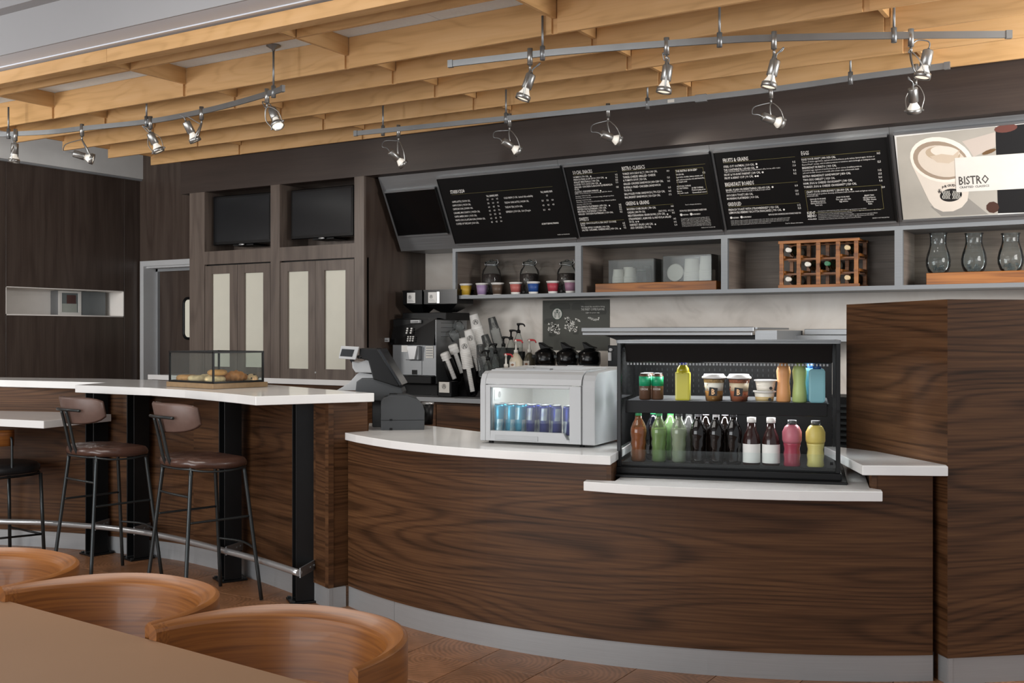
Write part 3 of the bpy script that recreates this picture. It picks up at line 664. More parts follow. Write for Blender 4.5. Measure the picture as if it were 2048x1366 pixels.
s.w('WE PROUDLY SERVE CAGE FREE EGGS AND SUSTAINABLY RAISED PORK', 432, 668, 672, 11, .01)
s.dot(157, 685, 8); s.w('VEGETARIAN', 170, 691, 212, 10); s.dot(233, 680, 8); s.w('GLUTEN FRIENDLY', 245, 686, 307, 10)
for i in range(4): s.w('2,000 calories a day is used for general nutrition advice but calorie needs vary, ask before you order', 155 + i, 711 + 10 * i, 590 - (140 if i == 3 else 4 * i), 6, 0)
s.w('Scan for allergen information', 557, 731, 686, 9, 0)
for i in range(6): s.w('Consuming raw or undercooked meats, poultry, seafood, shellfish or eggs may increase your risk of illness', 796 + i, 640 + 12 * i, (1155, 1262, 1050, 1236, 1210, 1115)[i], 7, 0)
s.w('PRICES DO NOT INCLUDE TAX', 1201, 691, 1324, 7, 0)
for x, y in ((343, 288), (347, 311), (389, 349), (336, 378), (353, 377), (462, 458), (546, 625), (1044, 475)): s.dot(x, y, 6)
s.done(t3)
# coffee poster
t4, q = menu('poster_board', 'printed poster board with a foamy white coffee cup and a pale bistro label', 'poster', ((1791.6, 269.8), (2130, 239), (1803.3, 441), (2140, 420)), 'white', None)
def flat(name, pts, off, mat, par=t4):
    m = MB(); P = [bpt(u, v, .018 + off) for u, v in pts]; m.add(P, [list(range(len(P)))]); return m.build(name, mat, par)
def ell(cx_, cy_, rx, ry, a0=0, n=28, ang=0.0, t0=0, t1=2 * PI):
    out = []
    for i in range(n):
        t = t0 + (t1 - t0) * i / (n if t1 - t0 > 6.2 else n - 1); x = rx * math.cos(t); y = ry * math.sin(t)
        out.append((cx_ + x * math.cos(ang) - y * math.sin(ang), cy_ + x * math.sin(ang) + y * math.cos(ang)))
    return out
K = lambda x, y: (x / 3.4167 + 1760, y / 3.4167 + 220)
KE = lambda *a, **k: [K(*p) for p in ell(*a, **k)]
flat('backdrop', [K(112, 185), K(790, 112), K(806, 712), K(152, 750)], .001, plain('printed_marble', '#aba69d', .6, 0, .12, 3))
flat('cloth_print', [K(560, 215), K(790, 150), K(790, 250), K(640, 320), K(600, 260)], .0013, colm('#c6bab0', .6))
flat('shadow_print', [K(345, 660), K(600, 600), K(740, 712), K(420, 725)], .0013, colm('#938f89', .6))
flat('dark_photo', [K(788, 118), K(1300, 60), K(1300, 690), K(806, 706)], .0012, colm('#151517', .6))
flat('cup_print', [K(215, 370), K(520, 470), K(640, 320), K(598, 620), K(560, 665), K(500, 692), K(430, 695), K(370, 668), K(335, 622)], .0016, colm('#ded4c8', .6))
flat('cup_rim_print', KE(420, 340, 218, 152, ang=.22), .0019, colm('#efe6db', .6))
flat('foam_print', KE(415, 345, 192, 128, ang=.22), .0022, colm('#a18f7d', .6))
flat('foam_print', KE(425, 350, 170, 105, ang=.22), .0025, colm('#d6cabc', .6))
flat('foam_swirl_print', KE(430, 300, 120, 50, ang=.1), .0028, colm('#bba891', .6))
flat('foam_swirl_print', KE(445, 285, 100, 38, ang=.1), .0031, colm('#e3d9cd', .6))
flat('foam_swirl_print', [K(340, 318), K(420, 300), K(500, 310), K(545, 270), K(530, 330), K(470, 365), K(390, 358)], .0034, colm('#cdbca8', .6))
flat('granola_print', KE(745, 285, 52, 14, ang=-.35, n=10), .0018, colm('#6d5236', .6))
flat('granola_print', KE(770, 665, 45, 40, n=9), .0018, colm('#4a3128', .6))
flat('bowl_print', KE(860, 125, 80, 28, ang=-.15, n=16), .0018, colm('#6b4038', .6))
flat('emblem_print', KE(485, 582, 76, 44, ang=-.12), .0024, 'ink')
for k in range(5):
    for sg in (-1, 1): flat('emblem_wave_print', [K(487 + sg * (10 + 11 * k + 4 * math.sin(j * 1.3)), 552 + j * 7) for j in range(9)] + [K(487 + sg * (14.5 + 11 * k + 4 * math.sin(j * 1.3)), 552 + j * 7) for j in range(8, -1, -1)], .0027, 'offwhite')
flat('pale_label', [K(510, 328), K(1300, 272), K(1300, 520), K(522, 562)], .0040, colm('#dedbd4', .6))
m = MB()
for tx, x, y, x1, cp in (('BISTRO', 541, 512, 746, 56), ('CRAFTED CLASSICS', 543, 537, 747, 14)):
    a = bpt(*K(x, y), .0225); b = bpt(*K(x1, y - 14), .0225); c = bpt(*K(x, y - cp), .0225)
    write(m, tx, a, (1, 0, 0), -dn, abs(b.x - a.x), (c - a).length, .015)
tag(m.build('lettering', colm('#4c4845', .6), t4), kind='stuff')
m = MB()
for i, ch in enumerate('WE PROUDLY'):
    a_ = PI + .25 + i * .21; p = bpt(*K(485 + 92 * math.cos(a_), 585 + 62 * math.sin(a_)), .0215)
    if p.x < bpt(*K(520, 560)).x: write(m, ch if ch != ' ' else '.', p, (math.cos(a_ + PI / 2), 0, 0), -dn, None, .016)
tag(m.build('curved_lettering', 'ink', t4), kind='stuff')

# shelf unit
YS = 7.30
sh = thing('wall_shelf_unit', 'long steel-edged open shelf unit with taupe lining under the menus', 'shelf unit', (-3, YS, 1.705))
SX0 = onY(905, 598, YS).x; SZ0 = onY(905, 598, YS).z; SZ1 = 2.12; SX1 = 1.0
div = [(onY(a_, 550, YS).x, onY(b_, 550, YS).x) for a_, b_ in ((905, 911), (1150, 1162), (1442, 1455), (1789, 1805.4))] + [(-.12, -.06)]
MB().box(SX0, SX1, YS, YB - .02, SZ0, SZ0 + .028).build('bottom_shelf', 'shelfedge', sh)
MB().box(SX0, SX1, YS, YB - .02, SZ1 - .028, SZ1 - .001).build('top_rail', 'shelfedge', sh)
for a_, b_ in div: MB().box(a_, b_, YS + .0005, YS + .03, SZ0 + .028, SZ1 - .028).build('divider_cap', 'shelfedge', sh)
for i, (a_, b_) in enumerate(div):
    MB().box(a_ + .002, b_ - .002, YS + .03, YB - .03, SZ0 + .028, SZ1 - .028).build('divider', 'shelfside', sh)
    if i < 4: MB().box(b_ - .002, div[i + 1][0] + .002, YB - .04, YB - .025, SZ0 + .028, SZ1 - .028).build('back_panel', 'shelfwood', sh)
ZS = SZ0 + .028
# back counter
tag(MB().box(XS + .02, -.35, 6.97, YB - .005, .87, .91).build('back_worktop', 'steel', bevel=.003), 'long stainless steel worktop along the back wall under the coffee machine', 'worktop')
bc = thing('back_base_cabinet', 'walnut base cabinet under the steel back worktop', 'cabinet', (-3, 7.0, 0))
MB().box(XS + .03, -.36, 7.02, YB - .01, .1, .868).build('carcass', 'walnut', bc)
MB().box(XS + .03, -.36, 7.06, YB - .01, 0, .1).build('plinth', 'blacksteel', bc)
x = XS + .03
while x < -.8:
    MB().box(x + .003, x + .6, 7.0, 7.02, .11, .85).build('door', 'walnut', bc, bevel=.002); x += .604
# ================================================================ SERVICE COUNTER (curved)
CC = Vector((-2.5365, 6.9569)); RR = 2.889
def arc(xa, xb, r=RR, n=24):
    a0 = math.acos((xa - CC.x) / r); a1 = math.acos((xb - CC.x) / r)
    return [(CC.x + r * math.cos(a0 + (a1 - a0) * i / n), CC.y - r * math.sin(a0 + (a1 - a0) * i / n)) for i in range(n + 1)]
XL0, XR0 = -3.658, -.845
LA, LB = onz(1190, 935, .86).x, onz(1741, 951, .84).x
sc = thing('service_counter', 'curved walnut service counter front with a brushed steel kick plate', 'counter', (-2.4, 4.3, 0))
MB().wall(arc(XL0, XR0, n=40), .107, .748, .03).build('front_panel', 'walnut', sc)
MB().wall(arc(XL0, LA), .7485, .86, .03).build('upper_panel', 'walnut', sc)
MB().wall(arc(LB, XR0, n=8), .7485, .845, .03).build('upper_panel', 'walnut', sc)
MB().wall(arc(XL0, -3.252, RR - .004, 6), 0, .106, .02).build('kick_plate', 'kick', sc)
MB().wall(arc(-3.250, XR0, RR - .004, 36), 0, .106, .02).build('kick_plate', 'kick', sc)
e1 = arc(LA, LA + .1)[0]; e2 = arc(LB, LB + .1)[0]
ph = math.radians(16.5); ux = Vector((math.cos(ph), math.sin(ph))); uy = Vector((-ux.y, ux.x))
MB().wall([(e1[0], e1[1]), (e1[0] + uy.x * .7, e1[1] + uy.y * .7)], .7485, .86, .02).build('return_panel', 'walnut', sc)
MB().wall([(e2[0], e2[1]), (e2[0] + uy.x * .75, e2[1] + uy.y * .75)], .7485, .845, -.02).build('return_panel', 'walnut', sc)
MB().wall(arc(XL0 + .05, XR0, RR - .75, 20), 0, .74, .02).build('inner_panel', 'blacksteel', sc)
# worktops
def top(name, label, pts, z0, z1, cat='countertop', bev=.002):
    return tag(MB().prism([(p[0], p[1]) for p in pts], z0, z1).build(name, 'quartz', None, bevel=bev), label, cat)
zc = .90
P = [onz(u, v, zc) for u, v in ((680, 863), (711, 870), (745, 876), (782, 881.5), (820, 886), (873, 891.5), (930, 896), (1015, 901.5), (1100, 906), (1160, 909.5), (1221, 912))]
e = P[-1]
b1 = Vector((e.x, e.y)) + uy * .62
b2 = onz(957, 863, zc); b3 = onz(866, 852, zc); b4 = onz(800, 846, zc); b5 = onz(735, 862, zc)
P += [b1, (b1.x - .3, b1.y - .02), b2, b3, b4, (onz(738, 846, zc).x, onz(738, 846, zc).y)]
P += [(b5.x + .005, b5.y)]
top('counter_slab', 'curved white stone countertop holding the printer and the silver cooler', P, .862, zc)
zl = .79
P = [onz(u, v, zl) for u, v in ((1167, 963), (1233, 968), (1300, 972), (1400, 976), (1500, 979.5), (1600, 982), (1690, 983), (1765, 983.5))]
q = Vector((P[-1].x, P[-1].y)); p0 = Vector((P[0].x, P[0].y))
c1 = Vector(arc(LB, LB + .1)[0]); c0 = Vector(arc(LA, LA + .1)[0])
P2 = [(q.x, q.y), (q + uy * .06).to_tuple(), (c1.x - .003, c1.y - .02), ((c1 + uy * .72).x - .003, (c1 + uy * .72).y), ((c0 + uy * .72).x + .022, (c0 + uy * .72).y), (c0.x + .022, c0.y - .01), (p0 + uy * .06).to_tuple()]
top('lower_ledge', 'lowered white stone ledge under the black display case', [(p.x, p.y) for p in P] + P2[1:], .751, zl)
zr = .885
pil0 = onz(1895, 1370, 0); pil1 = onz(2048, 1362, 0); pd = Vector((pil1.x - pil0.x, pil1.y - pil0.y)).normalized()
tp0 = onz(1903, 597, 1.552); tp1 = onz(1698, 608, 1.552); ld = Vector((tp1.x - tp0.x, tp1.y - tp0.y)).normalized()
A0 = Vector((pil0.x, pil0.y))
P = [onz(1725, 931, zr), onz(1896, 933, zr)]
r2 = A0 + ld * .03
P = [(P[0].x, P[0].y), (P[1].x, P[1].y), (A0.x - .004, A0.y + .0), tuple(A0 + ld * .52 + Vector((-.006, -.004))), (lambda a_: (a_.x, a_.y))(onz(1679, 897, zr) + Vector((-.12, .12, 0)))]
top('side_ledge', 'short white stone ledge between the display case and the tall walnut screen', P, .846, zr)
# tall walnut screen
ps = thing('walnut_screen', 'tall walnut screen wall at the right end of the counter', 'screen wall', (A0.x, A0.y, 0))
A1 = A0 + pd * 1.5; A2 = A0 + ld * .79
zt_ = 1.552
MB().wall([tuple(A0), tuple(A1)], .107, zt_, .03).build('front_panel', 'walnut', ps)
MB().wall([tuple(A2), tuple(A0)], .107, zt_, .03).build('side_panel', 'walnut', ps)
nA = Vector((-pd.y, pd.x))
MB().prism([tuple(A0 + ld * .04 + pd * .001 + nA * .03), tuple(A1 + nA * .031), tuple(A1 + nA * .3), tuple(A2 + nA * .02 + pd * .1), tuple(A2 + pd * .033)], .0, zt_ - .003).build('core', 'walnut', ps)
MB().wall([tuple(A0 + pd * .0 - nA * .0), tuple(A1)], 0, .106, .02, .004).build('kick_plate', 'kick', ps)
MB().wall([tuple(A2), tuple(A0)], 0, .106, .02, .004).build('kick_plate', 'kick', ps)
k0 = Vector(arc(XR0, XR0 + .1)[0])

# ================================================================ BAR
ZB = 1.105
KP = [(-8.6, 3.35), (-7.6, 3.93), (-7.0, 4.20), (-6.70, 4.32), (-6.38, 4.43), (-6.07, 4.51), (-5.85, 4.549), (-5.72, 4.563), (-5.45, 4.60), (-5.226, 4.60), (-4.853, 4.545), (-4.492, 4.468), (-4.112, 4.35), (-3.846, 4.255)]
KP = [tuple(p.xy) for p in smooth_path([(x, y, 0) for x, y in KP], 4)]
bar = thing('bar_counter', 'tall curved walnut bar front behind the stools, with a steel kick plate', 'counter', (-5.2, 4.5, 0))
zp = ZB - .046
def sub(path, xa, xb): return [p for p in path if xa <= p[0] <= xb]
seams = [-8.7, -6.35, -5.1, -3.8]
MB().wall([p for p in KP if p[0] <= -5.1], .106, zp, .03).build('front_panel', 'walnut', bar)
i0 = [i for i, p in enumerate(KP) if p[0] <= -5.1][-1]
MB().wall(KP[i0:], .106, zp, .03).build('front_panel', 'walnut', bar)
MB().wall([p for p in KP if p[0] <= -5.1], 0, .105, .02, .004).build('kick_plate', 'kick', bar)
MB().wall(KP[i0:], 0, .105, .02, .004).build('kick_plate', 'kick', bar)
Q1 = Vector((-3.846, 4.255)); Q2 = Vector((-3.705, 4.196)); Q3 = Vector((-3.661, 4.283)); Q4 = onz(735, 862, .9).xy
MB().wall([tuple(Q1), tuple(Q2)], .106, zp, .03).build('end_post_panel', 'walnut', bar)
MB().wall([tuple(Q2), tuple(Q4)], .106, zp, .03).build('end_panel', 'walnut', bar)
MB().wall([tuple(Q1), tuple(Q2)], 0, .105, .02, .003).build('kick_plate', 'kick', bar)
MB().wall([tuple(Q2), tuple(Q3)], 0, .105, .02, .003).build('kick_plate', 'kick', bar)
MB().wall([(p[0], p[1] + .16) for p in KP], 0, zp, .02).build('inner_panel', 'blacksteel', bar)
bf = [onz(u, v, ZB) for u, v in ((150, 770), (225, 773), (300, 775.6), (370, 780), (436, 785.5), (475, 789), (511.5, 792.8), (748.6, 786), (740, 785.3), (640, 777.5), (540, 769.3), (430, 764), (310, 760), (200, 757), (0, 754.6))]
bf = [(p.x, p.y) for p in bf] + [(-8.6, 3.75), (-8.6, 3.2), (-7.6, 3.83), (-7.0, 4.17), (-6.711, 4.321), (-6.38, 4.37), (-6.053, 4.414), (-5.78, 4.44)]
top('bar_slab', 'long white stone bar top carrying the glass pastry case', bf, ZB - .045, ZB, 'bar top')
lt = [onz(u, v, .9) for u, v in ((0, 838), (87.5, 842))]
lt = [(lt[0].x, lt[0].y), (lt[1].x, lt[1].y), (-5.80, 4.50), (-6.07, 4.50), (-6.38, 4.42), (-6.70, 4.31), (-7.0, 4.19), (-7.6, 3.92), (-7.2, 3.62)]
top('low_table_slab', 'lower white stone table top fixed to the bar front at far left', lt, .855, .9, 'table top')
# H columns
def hcol(u, v, n_, lab):
    p = onz(u, v, 0); nn = Vector(n_).normalized(); tt = Vector((-nn.y, nn.x))
    t = thing('bar_column', lab, 'column', (p.x, p.y, 0), 0, 'black steel columns under the bar')
    M4 = Matrix(((tt.x, -nn.x, 0, p.x), (tt.y, -nn.y, 0, p.y), (0, 0, 1, 0), (0, 0, 0, 1)))
    m = MB(); m.M = M4
    m.box(0, .1, 0, .007, .012, zp - .001); m.box(0, .1, .1, .107, .012, zp - .001); m.box(.046, .054, .007, .1, .012, zp - .001)
    m.build('post', 'blacksteel', t, bevel=.001)
    m = MB(); m.M = M4; m.box(-.03, .13, -.02, .127, 0, .011); m.build('base_plate', 'blacksteel', t, bevel=.002)
    m = MB(); m.M = M4
    for x, y in ((-.015, -.005), (.115, -.005), (-.015, .11), (.115, .11)): m.lathe([(.009, 0), (.009, .006), (.004, .01)], 6) if False else m.box(x - .008, x + .008, y - .008, y + .008, .011, .019)
    m.build('anchor_bolts', 'gunmetal', t)
    return t, M4
c_ = [hcol(187, 1112, (.99, -.16), 'black steel bar column farthest left, behind the first bar stool'),
      hcol(268, 1121.5, (.97, -.25), 'black steel bar column between the two brown bar stools'),
      hcol(449, 1165, (.90, -.43), 'black steel bar column just right of the second bar stool backrest'),
      hcol(592, 1208, (.81, -.59), 'black steel bar column nearest the service counter')]
# foot rail
rp = [(-8.6, 3.02, .2), (-7.6, 3.62, .2), (-7.0, 3.93, .2)] + [tuple(onz(u, v, .2)) for u, v in ((0, 1043), (80, 1045), (150, 1050), (220, 1056), (300, 1067), (377, 1083), (436, 1098), (515, 1119), (598, 1146))]
rl = thing('foot_rail', 'polished steel tube foot rail curving along the bar front', 'foot rail', (-5.2, 4.3, .2))
MB().tube(smooth_path(rp, 5), .0175, 14).build('rail_tube', 'chrome', rl)
for (u, v), (t_, M4), zz in (((600, 1146), c_[3], 0), ((452, 1102), c_[2], 0), ((268, 1062), c_[1], 0), ((190, 1053), c_[0], 0)):
    o_ = M4 @ Vector((.1, -.001, .2))
    a = onz(u, v, .2); d_ = (Vector((o_.x, o_.y)) - Vector((a.x, a.y))); d_.normalize(); nd = Vector((-d_.y, d_.x))
    m = MB(); A_ = Vector((a.x, a.y)); B_ = Vector((o_.x, o_.y)) + d_ * .01
    m.add([(q_.x, q_.y, z) for z in (.175, .225) for q_ in (A_ - nd * .003, B_ - nd * .003, B_ + nd * .003, A_ + nd * .003)], [(0, 1, 2, 3), (4, 7, 6, 5), (0, 4, 5, 1), (1, 5, 6, 2), (2, 6, 7, 3), (3, 7, 4, 0)])
    for s_ in (.62, .85):
        c0_ = A_ + (B_ - A_) * s_; m.cyl((c0_.x - nd.x * .008, c0_.y - nd.y * .008, .2), (c0_.x + nd.x * .008, c0_.y + nd.y * .008, .2), .007, 8)
    m.build('bracket', 'steel', rl)

# ================================================================ BAR STOOLS
def seat_shape(hw, hd, k=64):
    out = []
    for i in range(k):
        a = 2 * PI * i / k; c, s_ = math.cos(a), math.sin(a)
        ex = 2.6
        out.append((hw * math.copysign(abs(c) ** (2 / ex), c), hd * math.copysign(abs(s_) ** (2 / ex), s_)))
    return out
def make_stool():
    t = thing('bar_stool', 'x', 'bar stool', (0, 0, 0), 0, 'brown leather bar stools')
    sh_ = seat_shape(.225, .205); rows = []
    zt1 = lambda x, y: .770 + 0.013 * abs(math.cos((x + .25 * x * (y + .2)) * 44)) * max(0, min(1, (.17 - y) * 5)) * max(0, min(1, (y + .2) * 12)) - (max(0, y - .12) * .25) - .25 * max(0, abs(x) - .16)
    ks = (0.02, .15, .3, .45, .6, .72, .84, .93, .975, 1.0, .985, .93)
    P = []
    for i, (x, y) in enumerate(sh_):
        col = []
        for j, k in enumerate(ks):
            if j <= 7: z = zt1(x * k, y * k)
            elif j == 8: z = zt1(x, y) - .008
            elif j == 9: z = zt1(x, y) - .022
            elif j == 10: z = zt1(x, y) - .038
            else: z = zt1(x, y) - .044
            col.append((x * k, y * k, z))
        P.append(col)
    m = MB(); m.grid(P, closed_u=True); m.add([p[0] for p in P], [list(range(len(P)))]); m.add([p[-1] for p in P], [list(range(len(P)))])
    m.build('seat', 'leather', t, world=False)
    m = MB()
    MB().tube([(x * .955, y * .955, .722 - max(0, y - .12) * .25 - .25 * max(0, abs(x) - .16)) for x, y in sh_], .006, 6, True).build('seat_frame', 'gunmetal', t, world=False)
    # backrest: thin curved pad
    def pad(off, th, name, mat, z0=.905, z1=1.06, hw=.205):
        n_ = 16; Pn = []
        for i in range(n_ + 1):
            s_ = -1 + 2 * i / n_; x = hw * math.sin(s_ * 1.15) / math.sin(1.15); y = -.245 + .115 * (1 - math.cos(s_ * 1.15)) / (1 - math.cos(1.15))
            nx, ny = math.sin(s_ * .75), -math.cos(s_ * .75)
            e_ = abs(s_) ** 5
            a0 = z0 + .03 * e_ + .012 * s_ * s_; a1 = z1 - .022 * e_
            ring = []
            for (o_, z) in ((0, a0 + .01), (-.5, a0), (-1, a0 + .01), (-1.1, (a0 + a1) / 2), (-1, a1 - .012), (-.5, a1), (0, a1 - .012), (.0, (a0 + a1) / 2)):
                d_ = off + (-o_) * th
                lean = (z - .98) * .22
                ring.append((x - nx * d_, y - ny * d_ - lean, z))
            Pn.append(ring)
        m = MB(); m.grid([r + [r[0]] for r in Pn]); m.add(Pn[0], [list(range(8))]); m.add(Pn[-1], [list(range(8))])
        return m.build(name, mat, t, world=False)
    pad(0, .012, 'backrest_shell', 'leatherback'); pad(.013, .016, 'backrest_pad', 'leather', hw=.2)
    # frame
    feet = [(-.2185, -.2185), (.2185, -.2185), (-.2185, .2185), (.2185, .2185)]
    for x, y in feet:
        tx, ty = (.155 if x > 0 else -.155), (.15 if y > 0 else -.15)
        L_ = [(x, y, .006), (tx + (x - tx) * .06, ty + (y - ty) * .06, .68), (tx, ty, .712), (tx * .85, ty * .85, .722)]
        MB().tube(smooth_path(L_, 4), .0105, 8).build('leg', 'gunmetal', t, world=False)
    lg = lambda i, z: Vector((feet[i][0] + (math.copysign(.155, feet[i][0]) - feet[i][0]) * z / .7, feet[i][1] + (math.copysign(.15, feet[i][1]) - feet[i][1]) * z / .7, z))
    for i, j, za, zb2, bow in ((0, 1, .58, .58, -.02), (0, 2, .46, .46, 0), (1, 3, .45, .45, 0), (2, 3, .28, .28, .035)):
        a, b = lg(i, za), lg(j, zb2); mid = (a + b) / 2 + Vector((0, bow, 0 if not bow else .004))
        MB().tube(smooth_path([a, mid, b], 6), .0065, 7).build('stretcher', 'gunmetal', t, world=False)
    m = MB()
    for x in (-.028, .028): m.tube(smooth_path([(x * 2.6, -.05, .722), (x * 1.6, -.15, .717), (x * 1.1, -.19, .735), (x, -.213, .78), (x, -.24, .90), (x * .9, -.262, .985)], 4), .0085, 8)
    m.build('back_post', 'gunmetal', t, world=False)
    MB().tube(smooth_path([(-.13, -.234, .985), (-.07, -.257, .988), (0, -.266, .988), (.07, -.257, .988), (.13, -.234, .985)], 4), .008, 8).build('back_rail', 'gunmetal', t, world=False)
    return t
st = make_stool()
st.location = (-4.39, 3.985, 0); st.rotation_euler = (0, 0, math.radians(-14.5)); MX[st.name] = Matrix.Translation(st.location)
st['label'] = 'brown leather bar stool nearer the service counter, standing at the bar'
dup(st, (-5.275, 4.065, 0), math.radians(-9), 'brown leather bar stool farther left, overlapping the low white table')

# black seat stool with oak back at the low table
bs = thing('counter_stool', 'black seated stool with curved oak back at the low table, cut off by left edge', 'stool', (-6.62, 4.0, 0), math.radians(-6))
bs.location = (-6.37, 4.07, 0); MX[bs.name] = Matrix.Translation(bs.location) @ Matrix.Rotation(math.radians(-6), 4, 'Z')
sq = seat_shape(.26, .24); m = MB()
m.grid([[(x * k, y * k, z) for k, z in ((.03, .60), (.6, .60), (.93, .595), (1, .58), (1, .55), (.95, .54))] for x, y in sq], closed_u=True)
m.add([(x * .03, y * .03, .60) for x, y in sq], [list(range(64))]); m.add([(x * .95, y * .95, .54) for x, y in sq], [list(range(64))]); m.build('seat', 'blackleather', bs, world=False)
MB().tube([(x * .97, y * .97, .53) for x, y in sq], .009, 6, True).build('seat_frame', 'blacksteel', bs, world=False)
for x in (-.2, .2):
    for y in (-.19, .19): MB().tube([(x * 1.08, y * 1.08, 0), (x, y, .53)], .0115, 8).build('leg', 'gunmetal', bs, world=False)
m = MB(); m.tube([(-.208, .197, .14), (.208, .197, .14)], .007, 6); m.build('stretcher', 'blacksteel', bs, world=False)
m = MB(); m.tube([(.208, -.197, .16), (.208, .197, .14)], .007, 6); m.build('stretcher', 'blacksteel', bs, world=False)
n_ = 18; Pn = []
for i in range(n_ + 1):
    s_ = PI + PI * i / n_; c, q_ = math.cos(s_), math.sin(s_)
    Pn.append([(.235 * c * k, .225 * q_ * k, z) for k, z in ((1, .72), (1.02, .8), (1, .82), (.93, .82), (.93, .72))])
m = MB(); m.grid([r + [r[0]] for r in Pn]); m.add(Pn[0], [list(range(5))]); m.add(Pn[-1], [list(range(5))]); m.build('backrest', 'oak', bs, world=False)
for sx in (-1, 1): MB().tube(smooth_path([(sx * .205, -.02, .545), (sx * .245, -.02, .555), (sx * .248, -.02, .60), (sx * .246, -.02, .745), (sx * .235, -.02, .77), (sx * .21, -.03, .77)], 3), .008, 7).build('arm_post', 'gunmetal', bs, world=False)

# ================================================================ FOREGROUND CHAIRS AND TABLE
def make_chair():
    t = thing('dining_chair', 'x', 'chair', (0, 0, 0), 0, 'bent oak tub chairs tucked under the brown table')
    n_ = 44; Pn = []
    for i in range(n_ + 1):
        s_ = i / n_; a = PI * s_
        c, q_ = -math.cos(a), math.sin(a); ex = 2.35
        bx = .305 * math.copysign(abs(c) ** (2 / ex), c); by = .352 * abs(q_) ** (2 / ex) - .01
        L_ = math.hypot(bx / .312 ** 2, by / .352 ** 2) or 1; nx, ny = -bx / .312 ** 2 / L_, -(by + .01) / .352 ** 2 / L_
        l2 = math.hypot(nx, ny); nx /= l2; ny /= l2
        e_ = math.sin(PI * s_); rim = .022 + .030 * e_ ** .8; 
        ring = []
        for o_, z in ((.012, .585), (.0, .66), (.0, .748), (.004, .753), (.010, .755), (rim * .98, .746 - .011 * e_), (rim, .744 - .012 * e_), (rim + .003, .739 - .014 * e_), (rim + .012 * e_, .66), (rim + .020 * e_, .592), (.02, .583)):
            ring.append((bx + nx * o_, by + ny * o_, z))
        Pn.append(ring)
    m = MB()
    for a0, b0 in ((0, 2), (2, 4), (4, 6), (6, 7), (7, 9), (9, 11)):
        m.grid([[(r + [r[0]])[q] for q in range(a0, b0 + 1)] for r in Pn], smooth=True)
    m.add(Pn[0], [list(range(11))]); m.add(Pn[-1], [list(range(11))])
    o = m.build('backrest', 'oak', t, world=False, weld=False)
    uvl = o.data.uv_layers[0]
    for p in o.data.polygons:
        for li in p.loop_indices:
            co = o.data.vertices[o.data.loops[li].vertex_index].co
            uvl.data[li].uv = (math.atan2(co.y, co.x) * .33, co.z + .8 * math.hypot(co.x, co.y))
    sq = seat_shape(.25, .24); m = MB()
    m.grid([[(x * k, .09 + y * k, z) for k, z in ((.03, .455), (.6, .452), (.96, .46), (1, .45), (.98, .435), (.9, .43))] for x, y in sq], closed_u=True)
    m.add([(x * .03, .09 + y * .03, .455) for x, y in sq], [list(range(64))]); m.add([(x * .9, .09 + y * .9, .43) for x, y in sq], [list(range(64))]); m.build('seat', 'oak', t, world=False)
    for x, y in ((-.2, -.1), (.2, -.1), (-.2, .26), (.2, .26)): MB().tube([(x * 1.12, .08 + (y - .08) * 1.12, 0), (x, y, .435)], .012, 8).build('leg', 'blacksteel', t, world=False)
    MB().tube(smooth_path([(0, .30, .435), (0, .315, .5), (0, .318, .60)], 4), .009, 8).build('back_post', 'blacksteel', t, world=False)
    return t
ch = make_chair(); ch.location = (-1.672, 1.645, 0); ch['label'] = 'oak tub chair nearest the camera, rightmost at the brown table'
MX[ch.name] = Matrix.Translation(ch.location)
dup(ch, (-2.287, 1.668, 0), math.radians(-2), 'oak tub chair in the middle, between the other two at the brown table')
dup(ch, (-2.900, 1.705, 0), math.radians(-3), 'oak tub chair at far left, cut off by the picture edge')
ta = onz(0, 1197, .72); tb2 = onz(620, 1366, .72); dt = (tb2 - ta).normalized(); nt_ = Vector((dt.y, -dt.x, 0))
tt = thing('dining_table', 'brown laminate table top filling the near left corner', 'table', (-2.3, 1.2, 0))
a = ta - dt * 1.3; b = tb2 + dt * .75
MB().prism([(a.x, a.y), (b.x, b.y), (b.x + nt_.x * .75, b.y + nt_.y * .75), (a.x + nt_.x * .75, a.y + nt_.y * .75)], .688, .72).build('table_top', 'table', tt, bevel=.002)
for k in (.25, .8):
    c0_ = a + (b - a) * k + nt_ * .38
    m = MB(); m.M = Matrix.Translation((c0_.x, c0_.y, 0)); m.lathe([(.26, 0), (.26, .012), (.04, .03), (.035, .66), (.12, .688)], 20); m.build('pedestal', 'blacksteel', tt)

# ================================================================ TRACK LIGHTS
ZT = 2.9
def track(name, label, pts, stems, caps):
    t = thing(name, label, 'light track', tuple(onz(pts[0][0], pts[0][1], ZT)), 0, 'ceiling light tracks')
    pp = smooth_path([tuple(onz(u, v, ZT)) for u, v in pts], 6)
    m = MB(); L_ = []
    m.wall([(p.x, p.y) for p in pp], ZT - .017, ZT + .017, .012, -.006)
    m.build('rail', 'track', t)
    for q_, r_ in ((0, 1), (-1, -2)):
        a = pp[q_]; d_ = (pp[r_] - a).normalized()
        m = MB(); m.wall([(a.x - d_.x * .008, a.y - d_.y * .008), (a.x + d_.x * .022, a.y + d_.y * .022)], ZT - .020, ZT + .020, .020, -.010); m.build('end_cap', 'track', t)
    for i, (u, v, can) in enumerate(stems):
        p = onz(u, v, ZT)
        m = MB(); m.cyl((p.x, p.y, ZT + .02), (p.x, p.y, 3.186 if can else 3.1), .0065, 10); m.build('stem', 'track', t)
        m = MB(); m.cyl((p.x, p.y, ZT - .035), (p.x, p.y, ZT + .038), .014, 14); m.build('stem_coupler', 'track', t)
        if can:
            m = MB(); m.M = Matrix.Translation((p.x, p.y, 3.15)); m.lathe([(.009, 0), (.012, .012), (.045, .03), (.045, .036)], 20); m.build('ceiling_canopy', 'track', t)
    return pp
